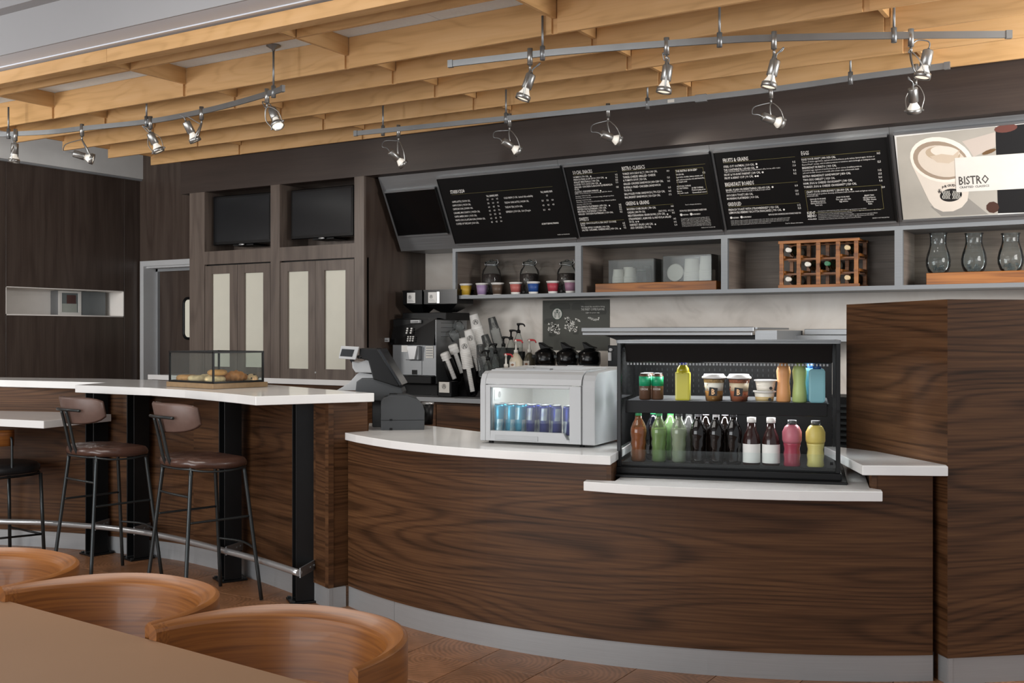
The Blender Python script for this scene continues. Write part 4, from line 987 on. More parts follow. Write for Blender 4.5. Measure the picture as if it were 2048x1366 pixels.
track('light_track', 'curved grey light track above the bar at upper left', [(-120, 275), (0, 269), (100, 264), (165, 257), (297, 243), (400, 224), (480, 204), (547, 184), (566, 177)], ((17, 268, 0), (293, 243.5, 0), (547, 184, 1)), 1)
track('light_track', 'grey light track in front at upper right, nearest the camera', [(899, 128), (1085, 107), (1300, 90), (1440, 80.5), (1548, 76), (1788, 71), (2020, 69)], ((1085, 107, 0), (1439, 80.5, 0), (1788, 71, 0)), 1)
track('light_track', 'rear grey light track just before the dark fascia above the menus', [(710, 267), (900, 248), (1100, 228), (1300, 207), (1480, 187), (1600, 171.5), (1700, 157), (1897, 131)], ((766, 262, 0), (1012, 237, 0), (1295, 208, 0), (1701, 157, 0)), 1)
a = onz(1391, 198, ZT); b = onz(1414, 195.5, ZT); jt = [o for o in bpy.data.objects if o.name.startswith('light_track') and 'rear' in o.get('label', '')][0]
m = MB(); m.wall([(a.x, a.y), (b.x, b.y)], ZT - .024, ZT + .024, .026, -.013); m.build('rail_joiner', 'track', jt, bevel=.002)
a = onz(1336, 203, ZT); b = onz(1349, 201.6, ZT); m = MB(); m.wall([(a.x, a.y), (b.x, b.y)], ZT - .010, ZT + .010, .016, -.008); m.build('rating_label', 'offwhite', jt)
def spot(u, v, ring, back, label, group, away=0.0, lit=0, side=1, pw=5.0):
    lit *= pw
    p = onz(u, v, ZT); d = dep(p)
    R_ = ond(ring[0], ring[1], d); B_ = ond(back[0], back[1], d)
    ax = (R_ - B_); ax.normalize(); fw = Vector((FW[0], FW[1], 0)); ax = (ax + fw * away).normalized()
    t = thing('spotlight', label, 'spotlight', (p.x, p.y, ZT), 0, group)
    m = MB(); m.cyl((p.x, p.y, ZT - .055), (p.x, p.y, ZT + .032), .0145, 14); m.build('track_clamp', 'nickel', t)
    piv = Vector((p.x, p.y, ZT - .082))
    m = MB(); m.cyl((p.x, p.y, ZT - .055), piv, .007, 10); m.build('swivel', 'nickel', t)
    q = ax.to_track_quat('Z', 'Y').to_matrix().to_4x4(); F_ = Matrix.Translation(R_) @ q
    sidev = ax.cross(piv - R_); sidev = sidev.normalized() if sidev.length > 1e-4 else Vector((RT[0], RT[1], 0))
    m = MB(); m.M = F_; m.lathe([(.0375, -.014), (.040, -.012), (.040, .012), (.0365, .012), (.0365, -.010), (.0375, -.014)], 24, cap=False); m.build('bezel_ring', 'nickel', t)
    m = MB(); m.M = F_; m.lathe([(.006, -.142), (.008, -.130), (.025, -.130), (.027, -.125), (.027, -.052), (.024, -.050)], 20); m.build('socket_can', 'nickel', t)
    m = MB(); m.M = F_; m.lathe([(.019, -.060), (.019, -.052), (.017, -.048), (.022, -.036), (.031, -.020), (.035, -.008), (.0355, .004)], 20, cap=False); m.build('bulb', 'bulb', t)
    m = MB(); m.M = F_; m.lathe([(.001, .006), (.0355, .004)], 20, cap=False); m.build('bulb_face', 'bulbface' if lit else 'bulb', t)
    for s_ in (-1, 1):
        e_ = R_ + sidev * s_ * .044
        mid = (piv + e_) / 2 + sidev * s_ * .028
        m = MB(); m.tube(smooth_path([piv, piv + sidev * s_ * .018 + (e_ - piv) * .12, mid, e_ + (piv - e_) * .12 + sidev * s_ * .004, e_], 4), .0055, 6, flat=.45); m.build('yoke_arm', 'nickel', t)
        m = MB(); m.cyl(e_ - sidev * s_ * .006, e_ + sidev * s_ * .009, .006, 8); m.build('thumb_screw', 'nickel', t)
    bk = F_ @ Vector((0, 0, -.145)); dr_ = (bk - piv); out = (-ax * .05 + Vector((RT[0], RT[1], 0)) * (-.035 * side))
    m = MB(); m.tube(smooth_path([bk + ax * .01, bk - ax * .02, bk - ax * .035 + Vector((RT[0], RT[1], 0)) * (-.02 * side), (bk + piv) / 2 + out * .9, piv + Vector((RT[0], RT[1], 0)) * (-.012 * side), piv], 4), .0035, 6); m.build('cord', 'track', t)
    if lit:
        l = bpy.data.lights.new('spot_beam', 'SPOT'); l.energy = lit; l.spot_size = math.radians(60); l.spot_blend = .7; l.color = (1, .93, .82); l.shadow_soft_size = .03
        o = bpy.data.objects.new('spot_beam', l); C.objects.link(o); o.parent = t
        o.matrix_parent_inverse = Matrix()
        W = Matrix.Translation(R_ + ax * .02) @ (-ax).to_track_quat('Z', 'Y').to_matrix().to_4x4()
        o.matrix_basis = MX[t.name].inverted() @ W
    return t
G1, G2, G3 = 'spotlights on the left curved track', 'spotlights on the front right track', 'spotlights on the rear track'
spot(31, 267, (28, 322), (30, 285), 'satin nickel spotlight farthest left, pointing straight down', G1, 0, 3)
spot(164, 257, (184, 318), (150, 308), 'nickel spotlight turned sideways, second from the left on the left track', G1, .25, 3)
spot(301, 242, (317, 301), (300, 264), 'slim nickel spotlight third on the left track, aimed down right', G1, .1, 3)
spot(403, 223, (390, 280), (372, 241), 'nickel spotlight with a looping cord above its socket, fourth on the left track', G1, .15, 5, 1)
spot(534, 188, (555, 250), (540, 214), 'nickel spotlight with a visible glowing face at the right end of the left track', G1, -.45, 6)
spot(1060, 109, (1046, 195), (1062, 150), 'nickel spotlight at the left end of the front right track', G2, 0, 4, -1)
spot(1333, 88, (1328, 181), (1335, 138), 'nickel spotlight hanging straight down, second on the front right track', G2, 0, 4)
spot(1548, 76, (1538, 171), (1549, 128), 'nickel spotlight third on the front right track, directly above another lower one', G2, 0, 4, -1)
spot(1822, 71, (1845, 152), (1855, 108), 'nickel spotlight tilted up beside its arm at the right end of the front right track', G2, 0, 4)
spot(797, 259, (806, 328), (789, 312), 'small nickel spotlight at the left end of the rear track', G3, .35, 2.2)
spot(1019, 237, (1036, 302), (1010, 287), 'small nickel spotlight second on the rear track, above the drinks menu edge', G3, .35, 2.2)
spot(1216, 217, (1237, 281), (1203, 271), 'small nickel spotlight third on the rear track, lying nearly level', G3, .35, 2.2)
spot(1542, 179, (1561, 246), (1527, 237), 'small nickel spotlight fourth on the rear track, below the front track one', G3, .35, 2.2)
spot(1832, 140, (1828, 221), (1822, 197), 'small nickel spotlight at the right end of the rear track', G3, .5, 2.2)
# ================================================================ small helpers
def loc_mb(t): m = MB(); m.M = MX[t.name]; return m
def emblem(c, ex, ey, r, par, dark='ink', name='round_emblem', lightmat=None):
    """round two-tailed siren style badge: ring, crown, face and wavy hair strokes"""
    ex = Vector(ex).normalized(); ey = Vector(ey).normalized(); nz = ex.cross(ey)
    P = lambda x, y, h=0: Vector(c) + ex * (x * r) + ey * (y * r) + nz * h
    m = MB(); n = 20
    if lightmat:
        q = MB(); q.add([P(math.cos(2 * PI * i / n), math.sin(2 * PI * i / n), .0004) for i in range(n)], [list(range(n))]); q.build('badge_ground', lightmat, par)
    def ann(a, b, h=.0009):
        m.add([P(a * math.cos(2 * PI * i / n), a * math.sin(2 * PI * i / n), h) for i in range(n)] + [P(b * math.cos(2 * PI * i / n), b * math.sin(2 * PI * i / n), h) for i in range(n)],
              [(i, (i + 1) % n, n + (i + 1) % n, n + i) for i in range(n)])
    ann(1.0, .88)
    for s_ in (-1, 1):
        for k in range(3):
            x0 = .20 + .16 * k; pts = [(s_ * (x0 + .05 * math.sin(j * 1.6 + k)), .42 - j * .17 - .05 * k) for j in range(7)]
            for j in range(6):
                (a, b), (c_, d_) = pts[j], pts[j + 1]
                m.add([P(a - .035, b, .0009), P(a + .035, b, .0009), P(c_ + .035, d_, .0009), P(c_ - .035, d_, .0009)], [(0, 1, 2, 3)])
    m.add([P(x, y, .0009) for x, y in ((-.22, .45), (-.26, .72), (-.1, .58), (0, .82), (.1, .58), (.26, .72), (.22, .45))], [list(range(7))])
    m.add([P(.13 * math.cos(a), .26 + .17 * math.sin(a), .0009) for a in [2 * PI * i / 8 + .1 for i in range(8)]], [list(range(8))])
    return m.build(name, dark, par)
def glassy(prof, name, mat, par, M4=None, n=20):
    m = MB(); m.M = M4 or MX[par.name]; m.lathe(prof, n); return m.build(name, mat, par)

# ================================================================ DISPLAY CASE
dcs = thing('display_case', 'black refrigerated drinks display case with lit shelves on the lowered ledge', 'display case', (-2.099, 4.182, .79), ph)
D = MX[dcs.name]
def dm(): m = MB(); m.M = D; return m
dm().box(0, .994, .02, .70, 0, .012).build('base_flange', 'blacksteel', dcs, bevel=.003)
dm().box(.018, .972, .045, .68, .012, .042).build('base_skirt', 'gloss' if False else 'blackplastic', dcs, bevel=.006, seg=2)
ZC = .59
for x0, x1 in ((.030, .048), (.948, .966)):
    dm().box(x0, x1, .055, .075, .042, ZC - .005).build('corner_post', 'blacksteel', dcs, bevel=.002)
    dm().box(x0, x1, .640, .660, .042, ZC - .005).build('corner_post', 'blacksteel', dcs)
dm().box(.048, .948, .08, .66, .042, .058).build('deck', 'blackplastic', dcs)
dm().box(.048, .948, .078, .092, .042, .062).build('deck_lip', 'blackplastic', dcs)
dm().box(.05, .946, .64, .655, .058, ZC - .02).build('rear_panel', 'blackplastic', dcs)
m = dm()
for j in range(9):
    for i in range(34): m.box(.075 + i * .0252, .079 + i * .0252, .637, .6395, .34 + .026 * j - (.28 if j > 8 else 0), .352 + .026 * j)
tag(m.build('vent_slots', 'gunmetal', dcs), kind='stuff')
m = dm(); m.extr([(.10, ZC - .09), (.075, ZC - .012), (.078, ZC - .006), (.12, ZC - .006), (.20, ZC - .085), (.20, ZC - .095)], .062, .935, 'x'); m.build('canopy', 'blackplastic', dcs, bevel=.002)
dm().box(.028, .968, .05, .665, ZC - .005, ZC + .004).build('top_glass', 'smoke', dcs)
m = dm(); m.box(.028, .968, .05, .062, ZC - .008, ZC + .006); m.box(.028, .968, .653, .665, ZC - .008, ZC + .006); m.box(.028, .04, .05, .665, ZC - .008, ZC + .006); m.box(.956, .968, .05, .665, ZC - .008, ZC + .006)
m.build('top_frame', 'steel', dcs)
dm().box(.07, .925, .21, .63, ZC - .03, ZC - .02).build('top_liner', 'blackplastic', dcs)
m = dm()
for i in range(60): m.box(.068 + i * .0143, .075 + i * .0143, .098, .108, ZC - .1035, ZC - .0945)
tag(m.build('air_grille', 'midgrey', dcs), kind='stuff')
zsf = .325
dm().box(.058, .925, .135, .62, zsf - .008, zsf).build('shelf', 'blackplastic', dcs)
dm().box(.056, .915, .122, .135, zsf - .052, zsf + .004).build('shelf_lip', 'blackplastic', dcs, bevel=.002)
m = dm()
for i in range(12): m.box(.06, .92, .15 + .038 * i, .153 + .038 * i, zsf, zsf + .003)
m.build('shelf_wires', 'steel', dcs)
m = dm(); m.box(.08, .91, .22, .232, ZC - .042, ZC - .034); m.build('light_strip', 'led', dcs)
m = dm(); m.box(.08, .91, .20, .21, zsf - .02, zsf - .014); m.build('light_strip', 'led', dcs)
for zz, pw in ((ZC - .046, 7.0), (zsf - .022, 4.0)):
    l = bpy.data.lights.new('case_light', 'AREA'); l.shape = 'RECTANGLE'; l.size = .84; l.size_y = .03; l.energy = pw; l.color = (.97, .98, 1)
    o = bpy.data.objects.new('case_light', l); C.objects.link(o); o.parent = dcs; o.location = (.495, .25 if zz > .4 else .19, zz); o.rotation_euler = (math.radians(8), 0, 0)
dm().box(.030, .034, .075, .64, .058, ZC - .006).build('side_glass', 'clear', dcs)
dm().box(.962, .966, .075, .64, .058, ZC - .006).build('side_glass', 'clear', dcs)
dm().box(.050, .946, .066, .070, .050, .118).build('front_guard', 'clear', dcs)
m = dm(); m.box(.925, .937, .062, .070, .076, .088); m.build('guard_clip', 'blackplastic', dcs)
m = dm(); m.cyl((.957, .052, .30), (.957, .06, .30), .007, 10); m.build('guard_knob', 'blackplastic', dcs)
ux3 = Vector((ux.x, ux.y, 0)); uy3 = Vector((uy.x, uy.y, 0))
def cxx(u, v, c):
    p = onplane(u, v, Vector((-2.099, 4.182, 0)) + uy3 * c, uy3); return (p - Vector((-2.099, 4.182, 0))).dot(ux3)
def atcase(u, c, shelf):
    x = cxx(u, 800, c); p = D @ Vector((x, c, (zsf + .003) if shelf else .058)); return p
def item(name, label, cat, u, c, shelf, group, yaw=0):
    p = atcase(u, c, shelf); return thing(name, label, cat, tuple(p), ph + yaw, group)
# cans with green tops
g_ = 'brown and green coffee cans in the display case'
for k, (u, c) in enumerate(((1290, .20), (1315, .215), (1297, .29))):
    t = item('drink_can', ['brown and green coffee can, front left on the lit upper shelf', 'brown and green coffee can, right of its twin on the upper shelf', 'third brown and green coffee can half hidden behind the front two'][k], 'can', u, c, True, g_)
    glassy([(.022, 0), (.0265, .006), (.0265, .105), (.021, .116)], 'body', colm('#5e4333', .35), t)
    glassy([(.0268, .062), (.0268, .1045)], 'green_band', colm('#1d9c6c', .4), t)
    glassy([(.0215, .1155), (.0225, .119), (.0205, .1185), (.018, .114)], 'rim', 'steel', t)
    m = loc_mb(t); write(m, 'COFFEE', (-.016 if False else 0, 0, 0), (1, 0, 0), (0, 0, 1), .001, .001) if False else None
    m = loc_mb(t); p0_ = MX[t.name] @ Vector((-.017, -.0268, .044)); write(m := MB(), 'COCOA', p0_, ux3, (0, 0, 1), .034, .009); m.build('lettering', 'offwhite', t)
# yellow juice bottle
t = item('juice_bottle', 'square yellow juice bottle with a blue cap on the upper shelf', 'bottle', 1366, .20, True, 'bottles in the display case')
m = loc_mb(t); m.box(-.032, .032, -.03, .03, 0, .125); m.build('body', colm('#bfb843', .3), t, bevel=.008, seg=2)
glassy([(.030, .12), (.026, .142), (.017, .155), (.017, .16)], 'shoulder', colm('#a39a1e', .2), t)
glassy([(.0185, .158), (.0185, .176)], 'cap', colm('#2a3aa8', .4), t)
# parfaits
for k, (u, lab) in enumerate(((1428, 'layered parfait cup with granola and a black letter label, left of the pair'), (1478, 'layered fruit parfait cup with red berries and a black letter label'))):
    t = item('parfait_cup', lab, 'dessert cup', u, .20, True, 'parfait cups in the display case')
    glassy([(.033, 0), (.040, .045)], 'fruit_layer', colm(('#b98344', '#b36a4a')[k], .3), t)
    glassy([(.039, .045), (.043, .08)], 'yogurt_layer', colm(('#efe8dc', '#d8c2a4')[k], .4), t)
    glassy([(.043, .08), (.046, .096)], 'granola_layer', plain('granola' + str(k), ('#a4814f', '#94502e')[k], .6, 0, .5, 120), t)
    glassy([(.036, 0), (.048, .1)], 'cup', 'clear', t, n=24)
    glassy([(.053, .099), (.053, .106), (.045, .112), (.043, .118)], 'lid', 'white', t)
    for q in range(7):
        a = q * 1.9 + k; zz = .012 + .010 * q; r_ = .035 + .1 * zz * .95
        m = loc_mb(t); m.ball((r_ * math.sin(a * .5) * .9, -abs(r_ * math.cos(a * .5)) * .9, zz), .007, .004, .006, 8, 5); m.build('berry' if k else 'granola_cluster', colm(('#7c4f22', '#8c2418')[k] if q % 2 else ('#c9a06a', '#c4532c')[k], .4), t)
    m = MB(); W = MX[t.name]
    m.add([W @ Vector((x, -.0480, z)) for x, z in ((-.020, .024), (.016, .024), (.020, .058), (-.016, .062))], [(0, 1, 2, 3)]); m.build('label', 'ink', t)
    m = MB(); write(m, 'B', W @ Vector((-.007, -.0486, .030)), ux3, (0, 0, 1), .015, .024, .03); m.build('lettering', colm('#e6b98a', .5), t)
# stacked snack cups
for k, (u, c, zz) in enumerate(((1529, .20, 0), (1531, .20, .048))):
    t = item('snack_cup', ['lower of the two stacked white snack cups beside the orange bottle', 'upper of the two stacked white snack cups beside the orange bottle'][k], 'snack cup', u, c, True, 'stacked snack cups')
    t.location.z += zz; MX[t.name] = Matrix.Translation(t.location) @ Matrix.Rotation(ph, 4, 'Z')
    glassy([(.036, 0), (.044, .042)], 'cup', colm('#e9e4d6', .35), t)
    glassy([(.037, .004), (.0405, .022)], 'sleeve', colm(('#c9b07c', '#efe9dc')[k], .5), t)
    glassy([(.049, .041), (.049, .0465), (.043, .047)], 'lid', 'white', t)
    m = loc_mb(t); m.cyl((.024, -.036, .012), (.024, -.044, .012), .007, 12); m.build('sticker', 'ink', t)
# sport bottles
def smoothbottle(t, col, cap=None, sq=False):
    glassy([(.026, 0), (.031, .006), (.029, .045), (.0255, .085), (.029, .118), (.030, .135), (.024, .155), (.016, .166), (.015, .172)], 'body', colm(col, .45), t, n=20)
    if cap: glassy([(.016, .168), (.016, .18), (.012, .186)], 'cap', colm(cap, .4), t)
    else: glassy([(.0155, .1725), (.0155, .182)], 'cap', colm(col, .45), t)
t = item('juice_bottle', 'plain orange tall bottle on the upper shelf at right', 'bottle', 1567, .19, True, 'bottles in the display case'); smoothbottle(t, '#d99b66')
t = item('juice_bottle', 'plain light green tall bottle on the upper shelf at right', 'bottle', 1599, .18, True, 'bottles in the display case'); smoothbottle(t, '#a9bb76')
t = item('juice_bottle', 'broad blue bottle with dark blue cap at the right end of the upper shelf', 'bottle', 1634, .18, True, 'bottles in the display case')
m = loc_mb(t); m.extr(rrect(-.034, .034, 0, .145, .014), -.026, .026, 'y'); m.build('body', colm('#78aab3', .5), t, bevel=.008, seg=2)
glassy([(.018, .143), (.018, .155), (.013, .165)], 'cap', colm('#23508c', .4), t)
t = item('juice_bottle', 'second blue bottle half hidden behind the broad blue one', 'bottle', 1622, .27, True, 'bottles in the display case')
m = loc_mb(t); m.box(-.03, .03, -.02, .02, 0, .145); m.build('body', colm('#4f8cac', .45), t, bevel=.01, seg=2); glassy([(.016, .143), (.016, .163)], 'cap', colm('#23508c', .4), t)
# lower row soda bottles
def soda(t, liquid, dens, capcol, label=None, level=.15):
    pr_ = [(r * 1.17, z) for r, z in [(.024, 0), (.029, .008), (.0275, .02), (.030, .04), (.0265, .062), (.030, .082), (.0275, .10), (.0315, .122), (.030, .148), (.022, .172), (.013, .190), (.0125, .203)]]
    glassy(pr_, 'bottle_wall', clear('tinted_' + liquid.strip('#') + capcol.strip('#'), liquid, dens * .3, .06, facing=.34), t, n=20)
    glassy([(r * .9, z) for r, z in pr_ if z <= level], 'liquid', clear('liquid_' + liquid.strip('#') + capcol.strip('#'), liquid, min(.85, dens * (1.7 if '2' == liquid[1] or '1' == liquid[1] else 1.0)), .2, facing=.15), t, n=16)
    glassy([(.0145, .198), (.0145, .216), (.0135, .218)], 'cap', colm(capcol, .45), t, n=16)
B_ = 'bottles in the display case'
row = [(1277, .14, '#cf9460', .6, '#2f8b57', 'amber soda bottle with green cap, leftmost in the lower row'),
       (1318, .15, '#c4d9a6', .45, '#3a9a5c', 'pale green soda bottle with green cap in the lower row'),
       (1358, .15, '#d3dac8', .5, '#3a3d3c', 'clear soda bottle with dark cap in the lower row'),
       (1396, .14, '#241b17', .7, '#7d7c80', 'dark cola bottle with grey cap, leftmost of the three dark bottles'),
       (1432, .14, '#241b17', .7, '#c9c8c8', 'dark cola bottle with white cap, middle of the three dark bottles'),
       (1467, .14, '#1d1613', .75, '#2c2b2d', 'dark cola bottle with dark cap, rightmost of the three dark bottles'),
       (1307, .24, '#20202c', .6, '#2f8b57', 'dark bottle with green cap in the back, between amber and green ones'),
       (1341, .24, '#a4c98c', .6, '#3a9a5c', 'green bottle with green cap in the back, behind the clear one'),
       (1378, .24, '#9a9a98', .4, '#3a3d3c', 'clear bottle with dark cap standing in the second row'),
       (1412, .24, '#241b17', .6, '#8d8c90', 'dark bottle in the second row between the first two cola bottles'),
       (1450, .24, '#241b17', .6, '#8d8c90', 'dark bottle in the second row between the last two cola bottles')]
for u, c, lq, dn_, cp, lab in row: soda(item('soda_bottle', lab, 'bottle', u, c, False, B_), lq, dn_, cp)
for k, u in enumerate((1503, 1542)):
    t = item('coffee_bottle', ['dark iced coffee bottle with white cap and white label, left of two', 'dark iced coffee bottle with white cap and white label, right of two'][k], 'bottle', u, .14, False, B_)
    glassy([(.033, 0), (.037, .006), (.037, .105), (.031, .13), (.020, .155), (.0165, .185)], 'body', colm('#2c1715', .15), t)
    m = loc_mb(t); m.lathe([(.0376, .012), (.0376, .092)], 24, cap=False); m.build('label', 'white', t)
    glassy([(.019, .183), (.019, .205)], 'cap', 'white', t)
for k, (u, col, c2, lab) in enumerate(((1584, '#b0626f', '#96384a', 'pink ribbed sports drink bottle in the lower row'), (1631, '#c2b05c', '#c8bd74', 'yellow ribbed sports drink bottle at the right end of the lower row'))):
    t = item('sports_bottle', lab, 'bottle', u, .13, False, B_)
    glassy([(.030, 0), (.036, .006), (.033, .03), (.036, .05), (.032, .075), (.036, .094), (.0365, .10)], 'lower_body', colm(c2, .25), t, n=12)
    glassy([(.036, .10), (.0405, .112), (.0405, .148), (.030, .17), (.021, .178)], 'upper_body', colm(col, .4), t, n=12)
    glassy([(.020, .178), (.020, .192), (.016, .195)], 'neck', 'clear', t)
    glassy([(.0185, .183), (.0185, .197)], 'cap', colm('#4a4a4a', .4), t)

# ================================================================ COUNTERTOP COOLER
r6 = math.radians(6.5); fo = onz(960, 886, .9)
fr_ = thing('countertop_cooler', 'silver countertop cooler with a lit window full of blue drink cans', 'cooler', (fo.x, fo.y, .9), r6)
F4 = MX[fr_.name]
def fm(): m = MB(); m.M = F4; return m
Wf, Df, Hf = .575, .52, .345
def yprof(y): return y
win = (.055, .455, .062, .262)   # x0 x1 z0 z1
# side walls with rounded top front
side = [(.0, .012), (.0, .27), (.006, .30), (.022, .325), (.05, .337), (Df - .03, .352), (Df, .335), (Df, .012)]
m = fm(); m.extr(side, 0, .03, 'x'); m.build('side_shell', 'silver', fr_, bevel=.003)
m = fm(); m.extr([(y + .004, z) for y, z in side[:6]] + side[6:], .512, Wf, 'x'); m.build('side_shell', 'silverside', fr_, bevel=.006, seg=2)
m = fm(); m.box(.031, win[0], -.004, .02, .014, .275); m.box(win[1], .511, -.004, .02, .014, .275); m.box(win[0], win[1], -.004, .02, win[3], .275)
m.extr([(win[0], .014), (win[1], .014), (win[1], win[2] - .03), (win[1] - .012, win[2] - .03), (win[1] - .03, win[2]), (win[0], win[2])], -.004, .02, 'y')
m.build('door_frame', 'silver', fr_, bevel=.002)
m = fm(); m.extr([(-.004, .279), (.004, .305), (.022, .328), (.05, .340), (.06, .336), (.03, .315), (.014, .28)], .032, .511, 'x'); m.build('top_trim', 'silver', fr_)
m = fm(); m.box(.08, .30, -.0065, -.003, .020, .042); m.build('door_handle', 'silverside', fr_, bevel=.001)
m = fm(); m.box(.03, .512, .03, Df, .012, .05); m.box(.03, .512, Df - .03, Df, .05, .30); m.build('liner', 'white', fr_)
m = fm(); m.box(.03, .05, .02, Df - .03, .05, .30); m.box(.492, .512, .02, Df - .03, .05, .30); m.build('liner_side', 'white', fr_)
m = fm(); m.box(.03, .512, .06, .10, .30, .345); m.box(.03, .512, Df - .06, Df - .005, .30, .352); m.box(.03, .07, .10, Df - .06, .30, .349); m.box(.47, .512, .10, Df - .06, .30, .349); m.build('lid_frame', 'silver', fr_, bevel=.002)
fm().box(.07, .47, .10, Df - .06, .325, .331).build('lid_glass', 'acrylic', fr_)
m = fm(); m.box(.21, .33, .062, .10, .345, .352); m.box(.25, .33, Df - .05, Df - .03, .35, .356); m.build('lid_catch', 'midgrey', fr_)
fm().box(win[0], win[1], .004, .008, win[2] - .03, win[3]).build('door_glass', 'clear', fr_)
m = fm(); m.box(.08, .44, .04, .06, .288, .294); m.build('light_strip', 'led', fr_)
l = bpy.data.lights.new('cooler_light', 'AREA'); l.shape = 'RECTANGLE'; l.size = .36; l.size_y = .03; l.energy = .6
o = bpy.data.objects.new('cooler_light', l); C.objects.link(o); o.parent = fr_; o.location = (.26, .07, .285); o.rotation_euler = (math.radians(15), 0, 0)
m = fm(); m.cyl((.04, .04, 0), (.04, .04, .013), .012, 8); m.cyl((.5, .04, 0), (.5, .04, .013), .012, 8); m.cyl((.04, .46, 0), (.04, .46, .013), .012, 8); m.cyl((.5, .46, 0), (.5, .46, .013), .012, 8); m.build('feet', 'blackplastic', fr_)
m = fm(); m.box(.0505, .052, .05, .13, .20, .25); st_ = m.build('inner_sticker', 'white', fr_)
emblem(F4 @ Vector((.0522, .10, .225)), F4.to_3x3() @ Vector((0, 1, 0)), (0, 0, 1), .014, fr_, 'ink')
def ecan(u, y, k, lab, blue):
    q = onplane(u, 800, F4 @ Vector((0, y, 0)), F4.to_3x3() @ Vector((0, 1, 0))); x = (F4.inverted() @ q).x
    p = F4 @ Vector((x, y, .05))
    t = thing('energy_can', lab, 'can', tuple(p), r6 + .35 * k, 'energy drink cans in the silver cooler')
    c0_, c1_ = (('#16246e', '#8d939c') if blue else ('#2f86a3', '#94aab2'))
    glassy([(.021, 0), (.0255, .006), (.0255, .122), (.0215, .132)], 'body', colm(c0_, .28, .6), t, n=24)
    for s_ in range(4):
        a0 = PI / 2 * s_ - PI / 2 - .15; m = loc_mb(t); A = []
        zz = ((.006, .064), (.064, .120))[s_ % 2]
        for i in range(6):
            a = a0 + i * .22; A += [(.0258 * math.cos(a), .0258 * math.sin(a), zz[0]), (.0258 * math.cos(a + .18), .0258 * math.sin(a + .18), zz[1])]
        m.add(A, [(2 * i, 2 * i + 2, 2 * i + 3, 2 * i + 1) for i in range(5)], True); m.build('silver_panel', colm(c1_, .3, .5), t)
    glassy([(.0218, .1315), (.0230, .136), (.0205, .1355), (.019, .131)], 'rim', 'steel', t, n=20)
for k, (u, y, b_) in enumerate(((999, .045, 0), (1022, .045, 0), (1041, .050, 0), (1063, .045, 1), (1089, .045, 1), (1113, .045, 1), (1137, .045, 1), (1009, .105, 0), (1031, .105, 0), (1054, .105, 0), (1076, .105, 1), (1098, .105, 1))):
    ecan(u, y, k, ('front row, ' if y < .1 else 'back row, ') + ('pale blue energy can, ' if not b_ else 'dark blue energy can, ') + ['leftmost', 'second from left', 'last pale one beside the dark blue ones', 'first dark blue beside the pale ones', 'second dark blue one', 'third dark blue one', 'rightmost at the window edge', 'leftmost pale one', 'middle pale one', 'third pale one', 'dark blue beside the pale ones', 'rightmost dark blue one'][k], b_)

# ================================================================ RECEIPT PRINTER AND TILL (set square to the counter end)
RV = math.atan2(RT[1], RT[0])
p = ond(762, 861, 5.72)
pr_t = thing('receipt_printer', 'charcoal receipt printer on the white countertop beside the till', 'printer', (p.x, p.y, .9), RV + .12)
m = loc_mb(pr_t); s_ = 5.72 / 2150
sil = [(0, 0), (.23, 0), (.232, .10), (.222, .135), (.19, .165), (.14, .182), (.05, .185), (.012, .172), (0, .15)]
m.extr(sil, 0, .15, 'y'); m.build('housing', 'greyplastic', pr_t, bevel=.004, seg=2)
m = loc_mb(pr_t); m.extr([(.0, .155), (.05, .19), (.14, .188), (.19, .170), (.19, .166), (.14, .182), (.05, .185), (.012, .172)], .012, .138, 'y'); m.build('lid', 'greyplastic', pr_t)
m = loc_mb(pr_t); m.box(-.0015, .232, -.0015, .0, .052, .054); m.box(.045, .06, -.002, 0, .05, .06); m.box(.045, .06, -.002, 0, .0, .012); m.build('seam', 'blackplastic', pr_t)
m = loc_mb(pr_t); m.box(-.002, .0, .03, .12, .065, .085); m.box(-.002, .0, .02, .08, .01, .03); m.build('ports', 'blackplastic', pr_t)
m = loc_mb(pr_t); m.box(.045, .085, .02, .12, .187, .191); m.build('paper_slot', 'blackplastic', pr_t)
dT = 5.98; p = ond(765, 800, dT)
tl_ = thing('till', 'grey till terminal with tilted screen and small customer display', 'till', (p.x, p.y, .9), RV)
def tp(u, v): return ((u - 765) * dT / 2150, EYE - .9 - (v - CY) * dT / 2150)
def tpx(pts, y0, y1, name, mat, bv=.003):
    m = loc_mb(tl_); m.extr([tp(*q) for q in pts], y0, y1, 'y'); return m.build(name, mat, tl_, bevel=bv, seg=2)
m = loc_mb(tl_); m.box(-.05, .10, -.06, .12, 0, .18); m.build('pedestal', 'greyplastic', tl_, bevel=.004)
tpx([(715, 790), (718, 762), (728, 755), (750, 755), (770, 760), (806, 774), (809, 782), (806, 796), (780, 800), (722, 798)], -.10, .10, 'base_housing', 'greyplastic', .006)
tpx([(676, 780), (700, 766), (716, 748), (722, 744), (750, 748), (752, 760), (724, 762), (716, 780)], -.06, .08, 'foot', 'silver')
tpx([(708, 722), (722, 724), (745, 716), (757, 735), (770, 757), (750, 756), (748, 745), (715, 744), (709, 735)], -.085, .085, 'neck', 'silver', .008)
tpx([(725, 696), (758, 696), (766, 702), (806, 766), (800, 772), (752, 757), (742, 720), (724, 716)], -.12, .13, 'screen_housing', 'blackplastic', .006)
m = loc_mb(tl_); a = tp(760, 698); b = tp(808, 768); c = tp(804, 770)
m.extr([a, (a[0] + .018, a[1] + .004), (b[0] + .006, b[1]), c], -.15, .16, 'y'); m.build('screen', 'screen', tl_, bevel=.003)
tpx([(700, 720), (704, 716), (720, 738), (718, 744)], -.02, .02, 'cable', 'blackplastic', .001)
m = loc_mb(tl_); q = [tp(691, 691), (tp(726, 693)), tp(719, 718), tp(686, 716)]
